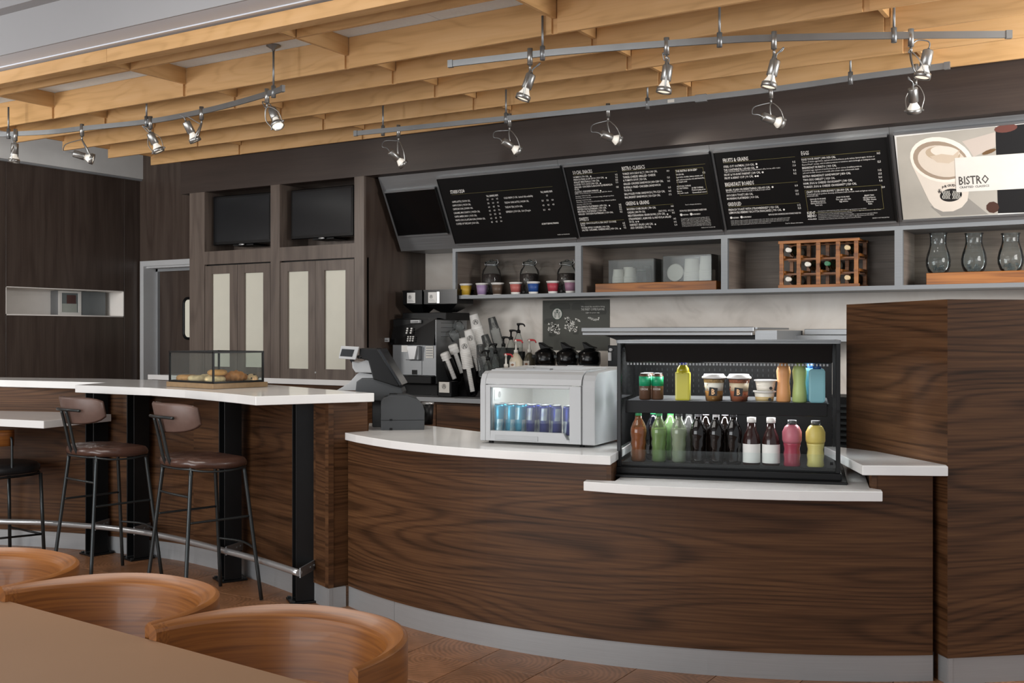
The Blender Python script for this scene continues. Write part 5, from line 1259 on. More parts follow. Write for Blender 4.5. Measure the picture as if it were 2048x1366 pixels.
m.extr(q, -.155, -.13, 'y'); m.build('customer_display', 'silver', tl_, bevel=.004, seg=2)
m = loc_mb(tl_); q = [tp(693, 697), tp(717, 698.5), tp(712.5, 712.5), tp(689, 711)]
m.extr(q, -.1575, -.154, 'y'); m.build('display_glass', 'screen', tl_)
m = loc_mb(tl_); m.cyl((tp(724, 713)[0], -.135, tp(724, 713)[1]), (tp(735, 712)[0], -.05, tp(735, 712)[1]), .010, 10); m.build('display_arm', 'blackplastic', tl_)
p = onz(855, 850, .9)
t = thing('steel_tumbler', 'small dark tumbler with steel rim just behind the receipt printer', 'cup', (p.x - .02, p.y + .03, .9))
glassy([(.028, 0), (.034, .115)], 'body', 'blackplastic', t); glassy([(.035, .115), (.036, .125), (.033, .125)], 'rim', 'chrome', t); 

# ================================================================ COFFEE MACHINE
Yc = 7.15
cm = thing('coffee_machine', 'black and steel bean to cup coffee machine with two bean hoppers', 'coffee machine', (-5.42, 7.3, .91))
X0, X1 = onY(775, 640, Yc).x, onY(868, 640, Yc).x; zz = lambda v, u=820: onY(u, v, Yc).z
MB().box(X0 + .02, X1, Yc + .05, 7.62, zz(790), zz(638)).build('body', 'blackplastic', cm, bevel=.004)
MB().add([(X0, Yc + .03, zz(690)), (X1 - .005, Yc + .0, zz(690)), (X1 - .005, Yc + .05, zz(636)), (X0 + .04, Yc + .06, zz(636)), (X0, Yc + .09, zz(690)), (X1 - .005, Yc + .1, zz(690)), (X1 - .005, Yc + .1, zz(636)), (X0 + .04, Yc + .1, zz(636))], [(0, 1, 2, 3), (4, 7, 6, 5), (0, 4, 5, 1), (1, 5, 6, 2), (2, 6, 7, 3), (3, 7, 4, 0)]).build('control_panel', 'glossblack', cm)
MB().box(X0 + .03, X1 - .01, Yc + .035, Yc + .05, zz(750), zz(690)).build('front_plate', 'steel', cm)
m = MB(); xx = lambda u: onY(u, 720, Yc).x
m.box(xx(812), xx(838), Yc - .01, Yc + .034, zz(720), zz(692)); m.build('spout_block', 'steel', cm, bevel=.004)
m = MB(); m.box(xx(806), xx(818), Yc - .02, Yc - .012, zz(704), zz(691)); m.build('white_card', 'white', cm)
m = MB(); m.extr([(xx(818), zz(692)), (xx(838), zz(692)), (xx(833), zz(718)), (xx(823), zz(718))], Yc - .03, Yc - .011, 'y'); m.build('spout', 'chrome', cm)
m = MB(); m.box(xx(811), xx(839), Yc + .03, Yc + .034, zz(749), zz(721)); m.build('flap', 'steel', cm); m = MB(); m.box(xx(820), xx(830), Yc + .026, Yc + .031, zz(749), zz(740)); m.build('flap_slot', 'blackplastic', cm)
m = MB(); m.box(xx(847), xx(862), Yc + .03, Yc + .034, zz(716), zz(692)); m.build('notice', 'offwhite', cm)
m = MB()
for r_ in range(4): m.box(xx(848), xx(861), Yc + .028, Yc + .0302, zz(696 + 5 * r_) - .004, zz(696 + 5 * r_) + .004)
m.build('notice_print', 'midgrey', cm)
MB().box(X0 + .01, X1 + .005, Yc - .05, Yc + .05, zz(766), zz(751)).build('drip_tray', 'blackplastic', cm, bevel=.004)
for x in (X0 + .05, X1 - .05):
    for y in (Yc + .06, 7.55): m = MB(); m.cyl((x, y, .91), (x, y, zz(788)), .018, 12); m.build('foot', 'gunmetal', cm)
MB().box(X1 + .0005, X1 + .006, Yc + .02, 7.62, zz(766), zz(640)).build('side_panel', 'steel', cm)
m = MB()
for k in range(4): m.box(X1 + .006, X1 + .0075, Yc + .09, 7.42, zz(646 + 9 * k) - .002, zz(646 + 9 * k) + .001)
m.build('vent_lines', 'blackplastic', cm)
MB().box(X0 + .08, X1 + .25 - .2, Yc + .10, 7.6, zz(640), zz(625)).build('top_cover', 'blackplastic', cm, bevel=.004)
m = MB()
for r_ in range(3):
    for c_i in range(2): m.cyl((xx(816 + 8 * c_i - 4), Yc - .0 + .028 - r_ * .006, zz(657 + 4.4 * r_)), (xx(816 + 8 * c_i - 4), Yc + .016 - r_ * .006, zz(657 + 4.4 * r_)), .007, 10)
for r_ in range(3):
    for c_i in range(3): m.cyl((xx(816 + 5 * c_i), Yc + .01 - r_ * .004, zz(673.5 + 4 * r_)), (xx(816 + 5 * c_i), Yc - .002 - r_ * .004, zz(673.5 + 4 * r_)), .006, 8)
m.build('buttons', 'white', cm)
m = MB(); m.box(xx(818), xx(836), Yc + .02, Yc + .045, zz(646), zz(640)); m.build('badge_plate', 'silver', cm)
m = MB(); write(m, 'SCHAERER', Vector((xx(819.5), Yc + .0192, zz(645))), (1, 0, 0), (0, 0, 1), xx(834) - xx(819.5), .010); m.build('badge_lettering', 'ink', cm)
m = MB(); m.box(X0 - .03, X0 + .02, Yc - .01, Yc + .0, zz(684), zz(676)); m.build('side_tag', 'silver', cm)
m = MB(); write(m, 'Cafina', Vector((X0 - .027, Yc - .0112, zz(682))), (1, 0, 0), (0, 0, 1), .04, .010); m.build('tag_lettering', 'ink', cm)
for k, (u0, u1) in enumerate(((806, 844), (848, 878))):
    xa, xb = onY(u0, 600, Yc + .12).x, onY(u1 + (36 if k else 0), 600, Yc + .12).x
    z0, z1, z2 = onY(806, 625, Yc + .12).z, onY(806, 609, Yc + .12).z, onY(806, 584, Yc + .12).z
    xm = (xa + xb) / 2; ya, yb = Yc + .12, Yc + .36; ym = (ya + yb) / 2; w_ = .05
    m = MB(); V = [(xm - w_, ym - w_, z0), (xm + w_, ym - w_, z0), (xm + w_, ym + w_, z0), (xm - w_, ym + w_, z0), (xa, ya, z1), (xb, ya, z1), (xb, yb, z1), (xa, yb, z1), (xa, ya, z2), (xb, ya, z2), (xb, yb, z2), (xa, yb, z2)]
    m.add(V, [(0, 3, 2, 1), (8, 9, 10, 11)] + [(i, (i + 1) % 4, 4 + (i + 1) % 4, 4 + i) for i in range(4)] + [(4 + i, 4 + (i + 1) % 4, 8 + (i + 1) % 4, 8 + i) for i in range(4)])
    m.build('bean_hopper', 'glossblack', cm)
    MB().box(xa - .004, xb + .004, ya - .004, yb + .004, z2, z2 + .012).build('hopper_lid', 'glossblack', cm)
    m = MB(); m.cyl((xm, ym, zz(640)), (xm, ym, z0 + .002), .032, 12); m.build('hopper_neck', 'gunmetal', cm)
    xl = xa + .045; xr_ = xl + .085
    MB().box(xl, xr_, ya - .0025, ya - .001, z1 + .01, z2 - .008).build('hopper_label', 'white', cm)
    emblem(((xl + xr_) / 2 - .012, ya - .0026, z2 - .045), (1, 0, 0), (0, 0, 1), .016, cm)
    m = MB()
    for q in range(3): m.box(xl + .01, xr_ - .01 - .01 * q, ya - .0035, ya - .0028, z1 + .02 + .008 * q, z1 + .0225 + .008 * q)
    m.build('label_print', 'midgrey', cm)
    if k: MB().box(xr_ + .004, xr_ + .03, ya - .0025, ya - .001, z1 + .005, z2 - .005).build('hopper_strip', 'chrome', cm)

# ================================================================ CUP AND LID DISPENSERS
def stackobj(name, label, cat, a, b, Ya, Yb, r0, r1, mat, n_, group, badge=True, lid=False):
    A = onY(a[0], a[1], Ya); B = onY(b[0], b[1], Yb); ax = (B - A); Ln = ax.length; ax.normalize()
    t = thing(name, label, cat, tuple(B), 0, group)
    q = (-ax).to_track_quat('Z', 'Y').to_matrix().to_4x4(); W = Matrix.Translation(B) @ q
    m = MB(); m.M = W; prof = []
    if lid:
        k = 10; st_ = Ln / k
        for i in range(k): prof += [(r0 * .93, i * st_), (r0, i * st_ + st_ * .3), (r0, i * st_ + st_ * .7), (r0 * .93, (i + 1) * st_)]
        prof += [(r0 * .8, Ln + .004), (r0 * .3, Ln + .006)]
        m.lathe(prof, 20); m.build('lid_stack', mat, t)
    else:
        hc = .11; body = Ln - hc; k = max(3, int(body / .014)); st_ = body / k
        for i in range(k): prof += [(r0 + .001, i * st_), (r0 + .003, i * st_ + st_ * .45), (r0 + .003, i * st_ + st_ * .7), (r0, i * st_ + st_ * .72)]
        prof += [(r0 + .002, body), (r0 + .002, body + .006), (r0 - .001, body + .007), (r1, Ln), (r1 - .003, Ln), (r1 - .006, Ln - .004)]
        m.lathe(prof, 22); m.build('nested_cups', mat, t)
        if badge:
            rm = (r0 + r1) / 2 + .0015; c = W @ Vector((0, 0, body + hc * .42)); fwd = Vector((-c.x, -c.y, 0)).normalized(); fwd = (fwd - ax * fwd.dot(ax)).normalized()
            e_x = (-ax).cross(fwd).normalized() * 1; e_x = (ax).cross(fwd).normalized() if ax.cross(fwd).dot(Vector((RT[0], RT[1], 0))) > 0 else -(ax.cross(fwd).normalized())
            emblem(c + fwd * rm, e_x, -ax, .022, t, 'ink')
    return t, W, Ln
GC = 'paper cup stacks in the tilted dispensers'
stackobj('lid_stack', 'white lid stack at far left in the tilted black dispenser', 'lids', (889, 706), (909, 757), 7.13, 7.20, .039, .039, 'white', 8, 'lid stacks', False, True)
stackobj('lid_stack', 'white lid stack behind the leftmost one, next to the front cup stack', 'lids', (905, 690), (924, 745), 7.22, 7.29, .039, .039, 'white', 8, 'lid stacks', False, True)
stackobj('paper_cup_stack', 'front stack of white paper cups, lowest of the three leaning stacks', 'cups', (926, 676), (945, 782), 7.10, 7.18, .043, .033, 'white', 8, GC)
stackobj('paper_cup_stack', 'middle stack of white paper cups leaning behind the front one', 'cups', (936, 660), (957, 740), 7.24, 7.32, .043, .033, 'white', 8, GC)
stackobj('paper_cup_stack', 'rear stack of white paper cups, highest of the leaning stacks', 'cups', (947, 629), (974, 735), 7.38, 7.46, .045, .035, 'white', 8, GC)
stackobj('clear_cup_stack', 'short stack of clear plastic cups right beside the front paper cups', 'cups', (960, 690), (968, 752), 7.14, 7.20, .040, .030, 'acrylic', 8, 'clear cup stacks')
stackobj('clear_cup_stack', 'middle stack of clear plastic cups leaning beside the paper cups', 'cups', (969, 670), (990, 735), 7.26, 7.33, .041, .030, 'acrylic', 8, 'clear cup stacks')
stackobj('clear_cup_stack', 'tallest stack of clear plastic cups, farthest right of the leaning stacks', 'cups', (983, 635), (1008, 730), 7.42, 7.50, .043, .031, 'acrylic', 8, 'clear cup stacks')
for k, (u, v) in enumerate(((900, 668), (908, 650))):
    p = onY(u + 14, v + 12, 7.35 + .1 * k); t = thing('dome_lid_stack', ['clear dome lids above the left lid stack', 'upper clear dome lids beside the steel side of the coffee machine'][k], 'lids', tuple(p), 0, 'clear dome lid stacks')
    m = MB(); q = Vector((-.35, -.25, .8)).to_track_quat('Z', 'Y').to_matrix().to_4x4(); m.M = Matrix.Translation(p) @ q
    m.lathe([(.043, 0), (.045, .05), (.045, .055), (.038, .075), (.02, .09), (.001, .094)], 18); m.build('dome_lids', 'acrylic', t)
dp = thing('cup_dispenser', 'tilted black dispenser rack that holds the lids and cups', 'dispenser', tuple(onY(925, 790, 7.2)[:2]) + (.91,))
def sleeve(a, b, Ya, Yb, r, h):
    A = onY(a[0], a[1], Ya); B = onY(b[0], b[1], Yb); ax = (A - B); Ln = ax.length; q = ax.to_track_quat('Z', 'Y').to_matrix().to_4x4(); W = Matrix.Translation(B - ax.normalized() * .03) @ q
    m = MB(); m.M = W; n_ = 16; o_ = []; 
    fwd = W.to_3x3().inverted() @ Vector((-B.x, -B.y, 0)).normalized(); a0 = math.atan2(fwd.y, fwd.x)
    P = []
    for i in range(n_ + 1):
        a_ = a0 + .42 + (2 * PI - .84) * i / n_
        P.append([(r * math.cos(a_), r * math.sin(a_), z) for z in (0, h)] + [((r + .004) * math.cos(a_), (r + .004) * math.sin(a_), z) for z in (h, 0)])
    m.grid([g_ + [g_[0]] for g_ in P]); m.lathe([(r + .003, -.004), (r + .003, 0)], 16); m.build('sleeve', 'blackplastic', dp)
sleeve((889, 706), (909, 757), 7.13, 7.20, .044, .20); sleeve((905, 690), (924, 745), 7.22, 7.29, .044, .20); sleeve((926, 676), (945, 782), 7.10, 7.18, .046, .22); sleeve((936, 660), (957, 740), 7.24, 7.32, .046, .16)
x0 = onY(878, 780, 7.2).x; x1 = onY(962, 780, 7.2).x
m = MB(); m.extr([(7.16, .911), (7.62, .911), (7.62, 1.3), (7.52, 1.3), (7.30, 1.02), (7.18, .96)], x0 + .08, x1 + .1, 'x'); m.build('rack_body', 'blackplastic', dp)
bx = onY(893, 780, 7.06)
t = thing('straw_box', 'small black box with a white badge label at the foot of the coffee machine', 'box', (bx.x, 7.06, .911))
MB().box(bx.x - .065, bx.x + .065, 7.03, 7.13, .911, 1.035).build('body', 'blackplastic', t, bevel=.004)
MB().box(bx.x - .05, bx.x + .05, 7.026, 7.029, .945, 1.03).build('label', 'offwhite', t)
emblem((bx.x, 7.0255, .995), (1, 0, 0), (0, 0, 1), .020, t)

# ================================================================ PUMPS, AIRPOTS, POSTER, OVEN
def pumpbottle(u, vtop, Y, lab, col, pump, br=.036, bodytop=None, mat=None, hgt=.2, neckcol='blackplastic', label=None, face=1):
    p = onY(u, vtop, Y); t = thing('syrup_bottle' if pump == 'blackplastic' else 'sauce_bottle', lab, 'bottle', (p.x, Y, .911), 0, 'syrup bottles behind the cooler' if pump == 'blackplastic' else 'red pump sauce bottles')
    H = p.z - .911; hb = H - .105 if bodytop == -1 else (bodytop if bodytop else H - .08)
    W = Matrix.Translation((p.x, Y, .911))
    m = MB(); m.M = W; m.lathe([(br * .9, 0), (br, .008), (br, hb - .06), (br * .6, hb - .02), (.014, hb)], 18); m.build('body', mat or col, t)
    m = MB(); m.M = W; m.lathe([(.017, hb), (.017, hb + .022), (.008, hb + .026), (.0065, H - .02), (.011, H - .02), (.011, H - .004), (.004, H)], 14); m.build('pump_stem', neckcol, t)
    m = MB(); m.M = W; m.tube(smooth_path([(-.012 * face, 0, H - .008), (.02 * face, 0, H - .006), (.048 * face, 0, H - .010), (.060 * face, 0, H - .028)], 3), [.009 - .0004 * i for i in range(10)], 8); m.build('pump_spout', pump, t)
    if label:
        m = MB(); m.M = W; m.box(-.026, .026, -br - .001, -br + .004, hb - .12, hb - .065); m.build('label', 'offwhite', t)
        m = MB(); m.add([W @ Vector(q) for q in ((-.018, -br - .0015, hb - .09), (0, -br - .0015, hb - .10), (.018, -br - .0015, hb - .09), (0, -br - .0015, hb - .08))], [(0, 1, 2, 3)]); m.build('label_mark', colm('#8a5a3a', .5), t)
    return t
for k, (u, v, Y) in enumerate(((976, 700, 7.06), (991, 687, 7.16), (1007, 673, 7.26), (1022, 659.5, 7.36), (1037, 646.5, 7.46))):
    pumpbottle(u, v, Y, 'clear syrup bottle with black pump, ' + ['lowest and nearest of the five', 'second of the five climbing to the right', 'middle one of the five', 'fourth of the five climbing to the right', 'highest and farthest right of the five'][k], None, 'blackplastic', .034, mat='smoke', bodytop=None, face=-1 if k < 2 else 1)
cb = M['offwhite']
pumpbottle(1032, 679, 7.10, 'cream sauce bottle with a red pump head in front of the syrups', None, 'red', .052, mat=colm('#cfc5ae', .4), neckcol=cb, label=1, bodytop=-1)
pumpbottle(1059, 678.5, 7.30, 'darker sauce bottle with a red pump head beside the airpots', None, 'red', .048, mat=colm('#4e4a3d', .3), neckcol=cb, label=1, bodytop=-1)
pumpbottle(1012, 707, 7.02, 'small sauce bottle with a red pump head, half hidden behind the cooler', None, 'red', .03, mat=colm('#cfc5ae', .4), neckcol=cb, bodytop=-1, face=1)
t = thing('dark_bottle', 'plain dark bottle standing behind the red pump sauce bottle', 'bottle', tuple(onY(1044, 700, 7.5)[:2]) + (.911,)); W = MX[t.name]
glassy([(.034, 0), (.034, .27), (.03, .285)], 'body', colm('#2b2c28', .3), t); glassy([(.026, .285), (.026, .36)], 'cap', 'blackplastic', t)
for k, u in enumerate((1091, 1135, 1179)):
    p = onY(u, 700, 7.28); t = thing('airpot', ['black airpot with raised lever, leftmost of three', 'black airpot with raised lever, middle of three', 'black airpot with raised lever, rightmost of three beside the steel canopy'][k], 'airpot', (p.x, 7.28, .911), 0, 'airpots on the back worktop')
    zt2 = p.z - .911; b0 = onY(u, 721, 7.28).z - .911
    glassy([(.07, 0), (.078, .01), (.078, b0)], 'body', 'steel', t, n=28)
    glassy([(.083, b0 - .03), (.086, b0), (.084, b0 + .06), (.070, zt2 - .01), (.05, zt2 + .005), (.03, zt2 + .01)], 'lid', 'glossblack', t, n=28)
    m = loc_mb(t); m.extr([(-.03, zt2 + .004), (.02, zt2 + .012), (.05, zt2 + .01), (.055, zt2 + .02), (.01, zt2 + .032), (-.045, zt2 + .062), (-.05, zt2 + .055)], -.03, .03, 'y'); m.build('lever', 'blackplastic', t, bevel=.004)
    m = loc_mb(t); m.box(-.10, -.055, -.045, .0, b0 + .015, b0 + .045); m.build('spout', 'gunmetal', t, bevel=.006)
pt = thing('wall_poster', 'dark grey world map poster on the pale stone backsplash', 'poster', tuple(onY(1153, 650, YB - .01)))
def wq(name, pts, off, mat):
    m = MB(); P = [onY(u, v, YB - .006 - off) for u, v in pts]; m.add(P, [list(range(len(P)))]); return m.build(name, mat, pt)
K2 = lambda x, y: (x / 4.018 + 870, y / 4.018 + 580)
a = onY(*K2(868, 85), YB); b = onY(*K2(1405, 82), YB)
MB().box(a.x, b.x, YB - .006, YB, 1.28, a.z).build('sheet', colm('#46463f', .6), pt)
m = MB(); ecol = colm('#35352f', .6)
for cx_, cy_, rx, ry in ((1000, 130, 90, 35), (1150, 130, 60, 40), (1300, 170, 80, 40), (940, 330, 30, 60), (1130, 330, 25, 40), (920, 250, 50, 30)):
    P = [onY(*K2(cx_ + rx * math.cos(i * PI / 5) * (1 + .25 * math.sin(i * 7)), cy_ + ry * math.sin(i * PI / 5) * (1 + .3 * math.cos(i * 5))), YB - .0068) for i in range(10)]; m.add(P, [list(range(10))])
tag(m.build('map_print', ecol, pt), kind='stuff')
emblem(onY(*K2(982, 192), YB - .008), (1, 0, 0), (0, 0, 1), .050, pt, colm('#2f4a3c', .6), lightmat='offwhite')
random.seed(3)
m = MB()
def tri(cx_, cy_, s_):
    a0 = random.random() * 6; P = [onY(*K2(cx_ + s_ * math.cos(a0 + i * 2.1), cy_ + s_ * math.sin(a0 + i * 2.1)), YB - .0075) for i in range(3)]; m.add(P, [(0, 1, 2)])
for _ in range(34):
    x, y = random.random(), random.random(); tri(912 + 88 * x, 258 + 75 * y + 20 * x, 11)
for _ in range(46):
    x, y = random.random(), random.random(); tri(1045 + 130 * x * (1 - .3 * y), 222 + 112 * y, 11)
for _ in range(14): tri(1235 + 95 * random.random(), 222 + 25 * random.random(), 9)
tag(m.build('origami_print', 'offwhite', pt), kind='stuff')
m = MB()
for tx, x, y, x1, cp in (('We travel the world to bring', 1174, 140, 1364, 12), ('THE FINEST COFFEE FLAVORS', 1174, 165, 1362, 18), ('right to your cup.', 1210, 187, 1325, 10)):
    a = onY(*K2(x, y), YB - .008); b = onY(*K2(x1, y - 3), YB - .008); c = onY(*K2(x, y - cp), YB - .008)
    write(m, tx, a, (1, 0, 0), (0, 0, 1), b.x - a.x, (c - a).length, .01)
tag(m.build('lettering', 'offwhite', pt), kind='stuff')
# oven with long steel canopy
Yh = 6.9
ov = thing('counter_oven', 'black oven with a long steel canopy standing on the back worktop', 'oven', (-2.9, 7.2, .911))
ca, cb_, cc_ = onY(1162, 656, Yh), onY(1507, 670, Yh), onY(1551, 690, Yh)
MB().box(ca.x, cb_.x, Yh, Yh + .02, cb_.z + .022, ca.z + .004).build('canopy_edge', 'steel', ov, bevel=.004)
MB().box(ca.x + .01, cb_.x - .01, Yh - .002, Yh + .02, cb_.z - .004, cb_.z + .02).build('canopy_edge', 'steel', ov, bevel=.004)
MB().box(ca.x, cb_.x + .02, Yh + .02, 7.6, ca.z - .012, ca.z).build('canopy_top', 'steel', ov)
MB().box(cb_.x + .001, cc_.x, Yh + .03, 7.5, cc_.z - .05, ca.z - .02).build('canopy_side', 'steel', ov)
m = MB(); xk = onY(1240, 690, Yh).x; m.extr([(ca.x + .12, cb_.z), (xk + .03, 1.33), (cc_.x - .05, 1.33), (cc_.x - .05, cb_.z)], 7.02, 7.5, 'y'); m.build('hood_underside', 'blackplastic', ov)
xk0 = onY(1213, 690, 7.0).x
MB().box(xk0, cc_.x - .06, 7.02, 7.55, .911, 1.33).build('body', 'glossblack', ov, bevel=.004)
m = MB(); m.cyl((xk0 + .03, 7.0, 1.30), (xk0 + .03, 7.02, 1.30), .012, 10); m.box(xk0 + .01, xk0 + .03, 7.005, 7.02, 1.22, 1.28); m.build('controls', 'silver', ov)
wbx = thing('steel_wall_box', 'stepped stainless steel box fixed on the wall beside the walnut screen', 'steel box', (-1.9, 7.5, 1.38))
a = onY(1567, 670, 7.35); b = onY(1760, 684, 7.35); c = onY(1600, 658, 7.35)
MB().box(a.x, b.x, 7.35, YB - .002, onY(1690, 684, 7.35).z, a.z).build('lower_box', 'steel', wbx, bevel=.003)
MB().box(c.x, b.x, 7.45, YB - .002, a.z + .001, c.z).build('upper_box', 'steel', wbx, bevel=.003)
lu = thing('louvred_unit', 'black louvred equipment unit glimpsed between display case and walnut screen', 'equipment', (-1.7, 6.75, 0))
a = onY(1640, 793, 6.6); b = onY(1730, 793, 6.6)
MB().box(a.x, b.x, 6.6, 6.95, .03, a.z).build('body', 'blackplastic', lu, bevel=.004)
m = MB()
for k in range(9): m.box(a.x + .03, b.x - .03, 6.585, 6.6, a.z - .06 - .035 * k, a.z - .045 - .035 * k)
m.build('louvres', 'gunmetal', lu)
m = MB(); m.box(a.x, b.x, 6.58, 6.6, a.z - .42, a.z - .40); m.build('trim_bar', 'chrome', lu)
MB().box(a.x + .01, b.x - .01, 6.61, 6.94, 0, .03).build('feet', 'blackplastic', lu)

# ================================================================ SHELF CONTENTS
G5 = 'coloured paper cups on the first shelf'
for k, (u, col, lab) in enumerate(((932, '#bf9a33', 'mustard yellow'), (964, '#9c84a8', 'lilac'), (995, '#57473b', 'brown'), (1031.5, '#b0605a', 'salmon pink'), (1067, '#23498a', 'royal blue'), (1106, '#a83a48', 'crimson'), (1141, '#9a7288', 'mauve'))):
    y_ = YS + .07; p = onY(u, 580, y_)
    t = thing('paper_cup', lab + ' paper cup with white rim on the first shelf bay' + (', half hidden by the divider' if k == 6 else ''), 'cup', (p.x, y_, ZS), 0, G5)
    if k == 6: t.location.y += .0
    glassy([(.036, 0), (.0385, .018)], 'base_band', 'white', t, n=24)
    glassy([(.0385, .018) if k in (3, 4, 5, 6) else (.037, .006), (.047, .082)], 'body', colm(col, .5), t, n=24)
    glassy([(.047, .082), (.0485, .088), (.053, .090), (.053, .098), (.045, .099)], 'lid', 'white', t, n=24)
for k, u in enumerate((983, 1059, 1134)):
    y_ = YS + .24; p = onY(u, 560, y_)
    t = thing('bean_jar', ['glass jar of coffee beans behind the yellow and lilac cups', 'glass jar of coffee beans behind the pink and blue cups', 'glass jar of coffee beans at the right end of its bay'][k], 'jar', (p.x, y_, ZS), 0, 'jars of coffee beans')
    zt3 = onY(u, 519, y_).z - ZS; k_ = zt3 / .29
    glassy([(.074, 0), (.080, .008), (.080, .175 * k_), (.072, .205 * k_), (.050, .232 * k_), (.050, .25 * k_)], 'jar_glass', 'clear', t, n=28)
    glassy([(.070, .004), (.077, .012), (.077, .165 * k_), (.06, .175 * k_)], 'beans', 'beans', t, n=28)
    glassy([(.053, .25 * k_), (.055, .256 * k_), (.055, .268 * k_), (.035, .275 * k_), (.012, .285 * k_), (.012, .29 * k_)], 'lid', 'vaseglass', t, n=28)
    m = loc_mb(t); m.tube([(.056 * math.cos(a_), .056 * math.sin(a_), .245 * k_) for a_ in [2 * PI * i / 20 for i in range(20)]], .003, 6, True); m.tube([(.056, -.01, .245 * k_), (.072, -.01, .262 * k_), (.066, -.01, .285 * k_), (.04, 0, .288 * k_)], .003, 6); m.tube([(-.056, 0, .245 * k_), (-.066, 0, .255 * k_), (-.056, 0, .272 * k_)], .003, 6); m.build('wire_clamp', 'chrome', t)
    m = MB(); m.cyl(MX[t.name] @ Vector((.0, -.079, .022)), MX[t.name] @ Vector((.0, -.100, .022)), .009, 10); m.build('tap', 'chrome', t)
# bay two: riser board with two clear bins of cups
K5 = lambda x, y: (x / 4.268 + 1120, y / 4.268 + 300)
yT = YS + .07
a = onY(*K5(300, 1215), yT); b = onY(*K5(1335, 1205), yT)
th = .068
MB_ = thing('riser_board', 'long walnut coloured riser board under the two clear cup bins', 'board', ((a.x + b.x) / 2, yT, ZS))
MB().box(a.x, b.x, yT, yT + .26, ZS + .001, ZS + th).build('block', 'teak', MB_, bevel=.003)
def bin_(x0, x1, y0, y1, h, lab):
    t = thing('clear_bin', lab, 'bin', ((x0 + x1) / 2, y0, ZS + th), 0, 'clear bins on the riser board'); z = ZS + th + .001
    m = MB(); q = .003
    m.box(x0, x1, y0, y1, z, z + q); m.box(x0, x1, y0, y0 + q, z + q, z + h); m.box(x0, x1, y1 - q, y1, z + q, z + h); m.box(x0, x0 + q, y0 + q, y1 - q, z + q, z + h); m.box(x1 - q, x1, y0 + q, y1 - q, z + q, z + h)
    m.build('walls', 'acrylic', t)
    m = MB()
    for xa, xb, ya, yb in ((x0 - .002, x1 + .002, y0 - .002, y0 + .004), (x0 - .002, x1 + .002, y1 - .004, y1 + .002), (x0 - .002, x0 + .004, y0, y1), (x1 - .004, x1 + .002, y0, y1)): m.box(xa, xb, ya, yb, z + h, z + h + .004)
    m.build('rim', 'smoke', t)
    return z + .003
u0, u1 = onY(*K5(415, 1100), yT + .02).x, onY(*K5(800, 1100), yT + .02).x; v0, v1 = onY(*K5(880, 1100), yT + .02).x, onY(*K5(1292, 1100), yT + .02).x
zb1 = bin_(u0, u1, yT + .02, yT + .2, .175, 'clear bin of short white cups at the left of the riser board')
zb2 = bin_(v0, v1, yT + .02, yT + .2, .19, 'clear bin of taller white cups at the right of the riser board')
def ncup(x, y, z, r, h, n_, lab, mat='offwhite', grp='cup stacks in the clear bins', band=True):
    t = thing('nested_cup_stack', lab, 'cups', (x, y, z), 0, grp); st_ = .010; prof = []
    for i in range(n_): prof += [(r, i * st_), (r + .002, i * st_ + .002), (r + .002, i * st_ + .006), (r, i * st_ + .008)]
    b_ = n_ * st_; prof += [(r * .98, b_), (r * .86, h - .006), (r * .86, h), (r * .8, h)]
    glassy(prof, 'nested_cups', mat, t, n=24)
    if band: glassy([(r * .875, h - .022), (r * .87, h - .019)], 'green_band', colm('#4f7a5c', .5), t, n=24)
for k, (x, r, h, n_, dy) in enumerate(((500, .047, .105, 5, .06), (600, .049, .112, 5, .06), (695, .042, .108, 4, .06), (585, .045, .125, 5, .14))):
    ncup(onY(*K5(x, 1100), yT + .02 + dy).x, yT + .02 + dy, zb1, r, h, n_, ['left front stack of short cups in the left bin', 'middle front stack of short cups in the left bin', 'right, clearer stack of short cups in the left bin', 'taller stack of cups at the back of the left bin'][k], 'acrylic' if k == 2 else 'offwhite')
ncup(onY(*K5(800, 1100), yT + .13).x - .06, yT + .14, zb1, .038, .13, 8, 'ribbed clear cup stack at the right end of the left bin', 'acrylic', band=False)
ncup(onY(*K5(1127, 1090), yT + .09).x, yT + .09, zb2, .060, .165, 7, 'left of the two tall white cup stacks in the right bin')
ncup(onY(*K5(1262, 1090), yT + .09).x - .005, yT + .09, zb2, .058, .18, 8, 'right of the two tall white cup stacks in the right bin')
t = thing('lid_disc', 'round translucent lids standing on edge in the right bin', 'lids', (onY(*K5(985, 1040), yT + .08).x, yT + .08, zb2))
W = MX[t.name] @ Matrix.Translation((0, 0, .068)) @ Matrix.Rotation(PI / 2 * .93, 4, 'X')
for k in range(4): m = MB(); m.M = W @ Matrix.Translation((0, 0, -.012 * k)); m.lathe([(.001, .004), (.05, .004), (.058, .008), (.066, .004), (.066, 0)], 28); m.build('lid', 'acrylic' if k else 'offwhite', t)
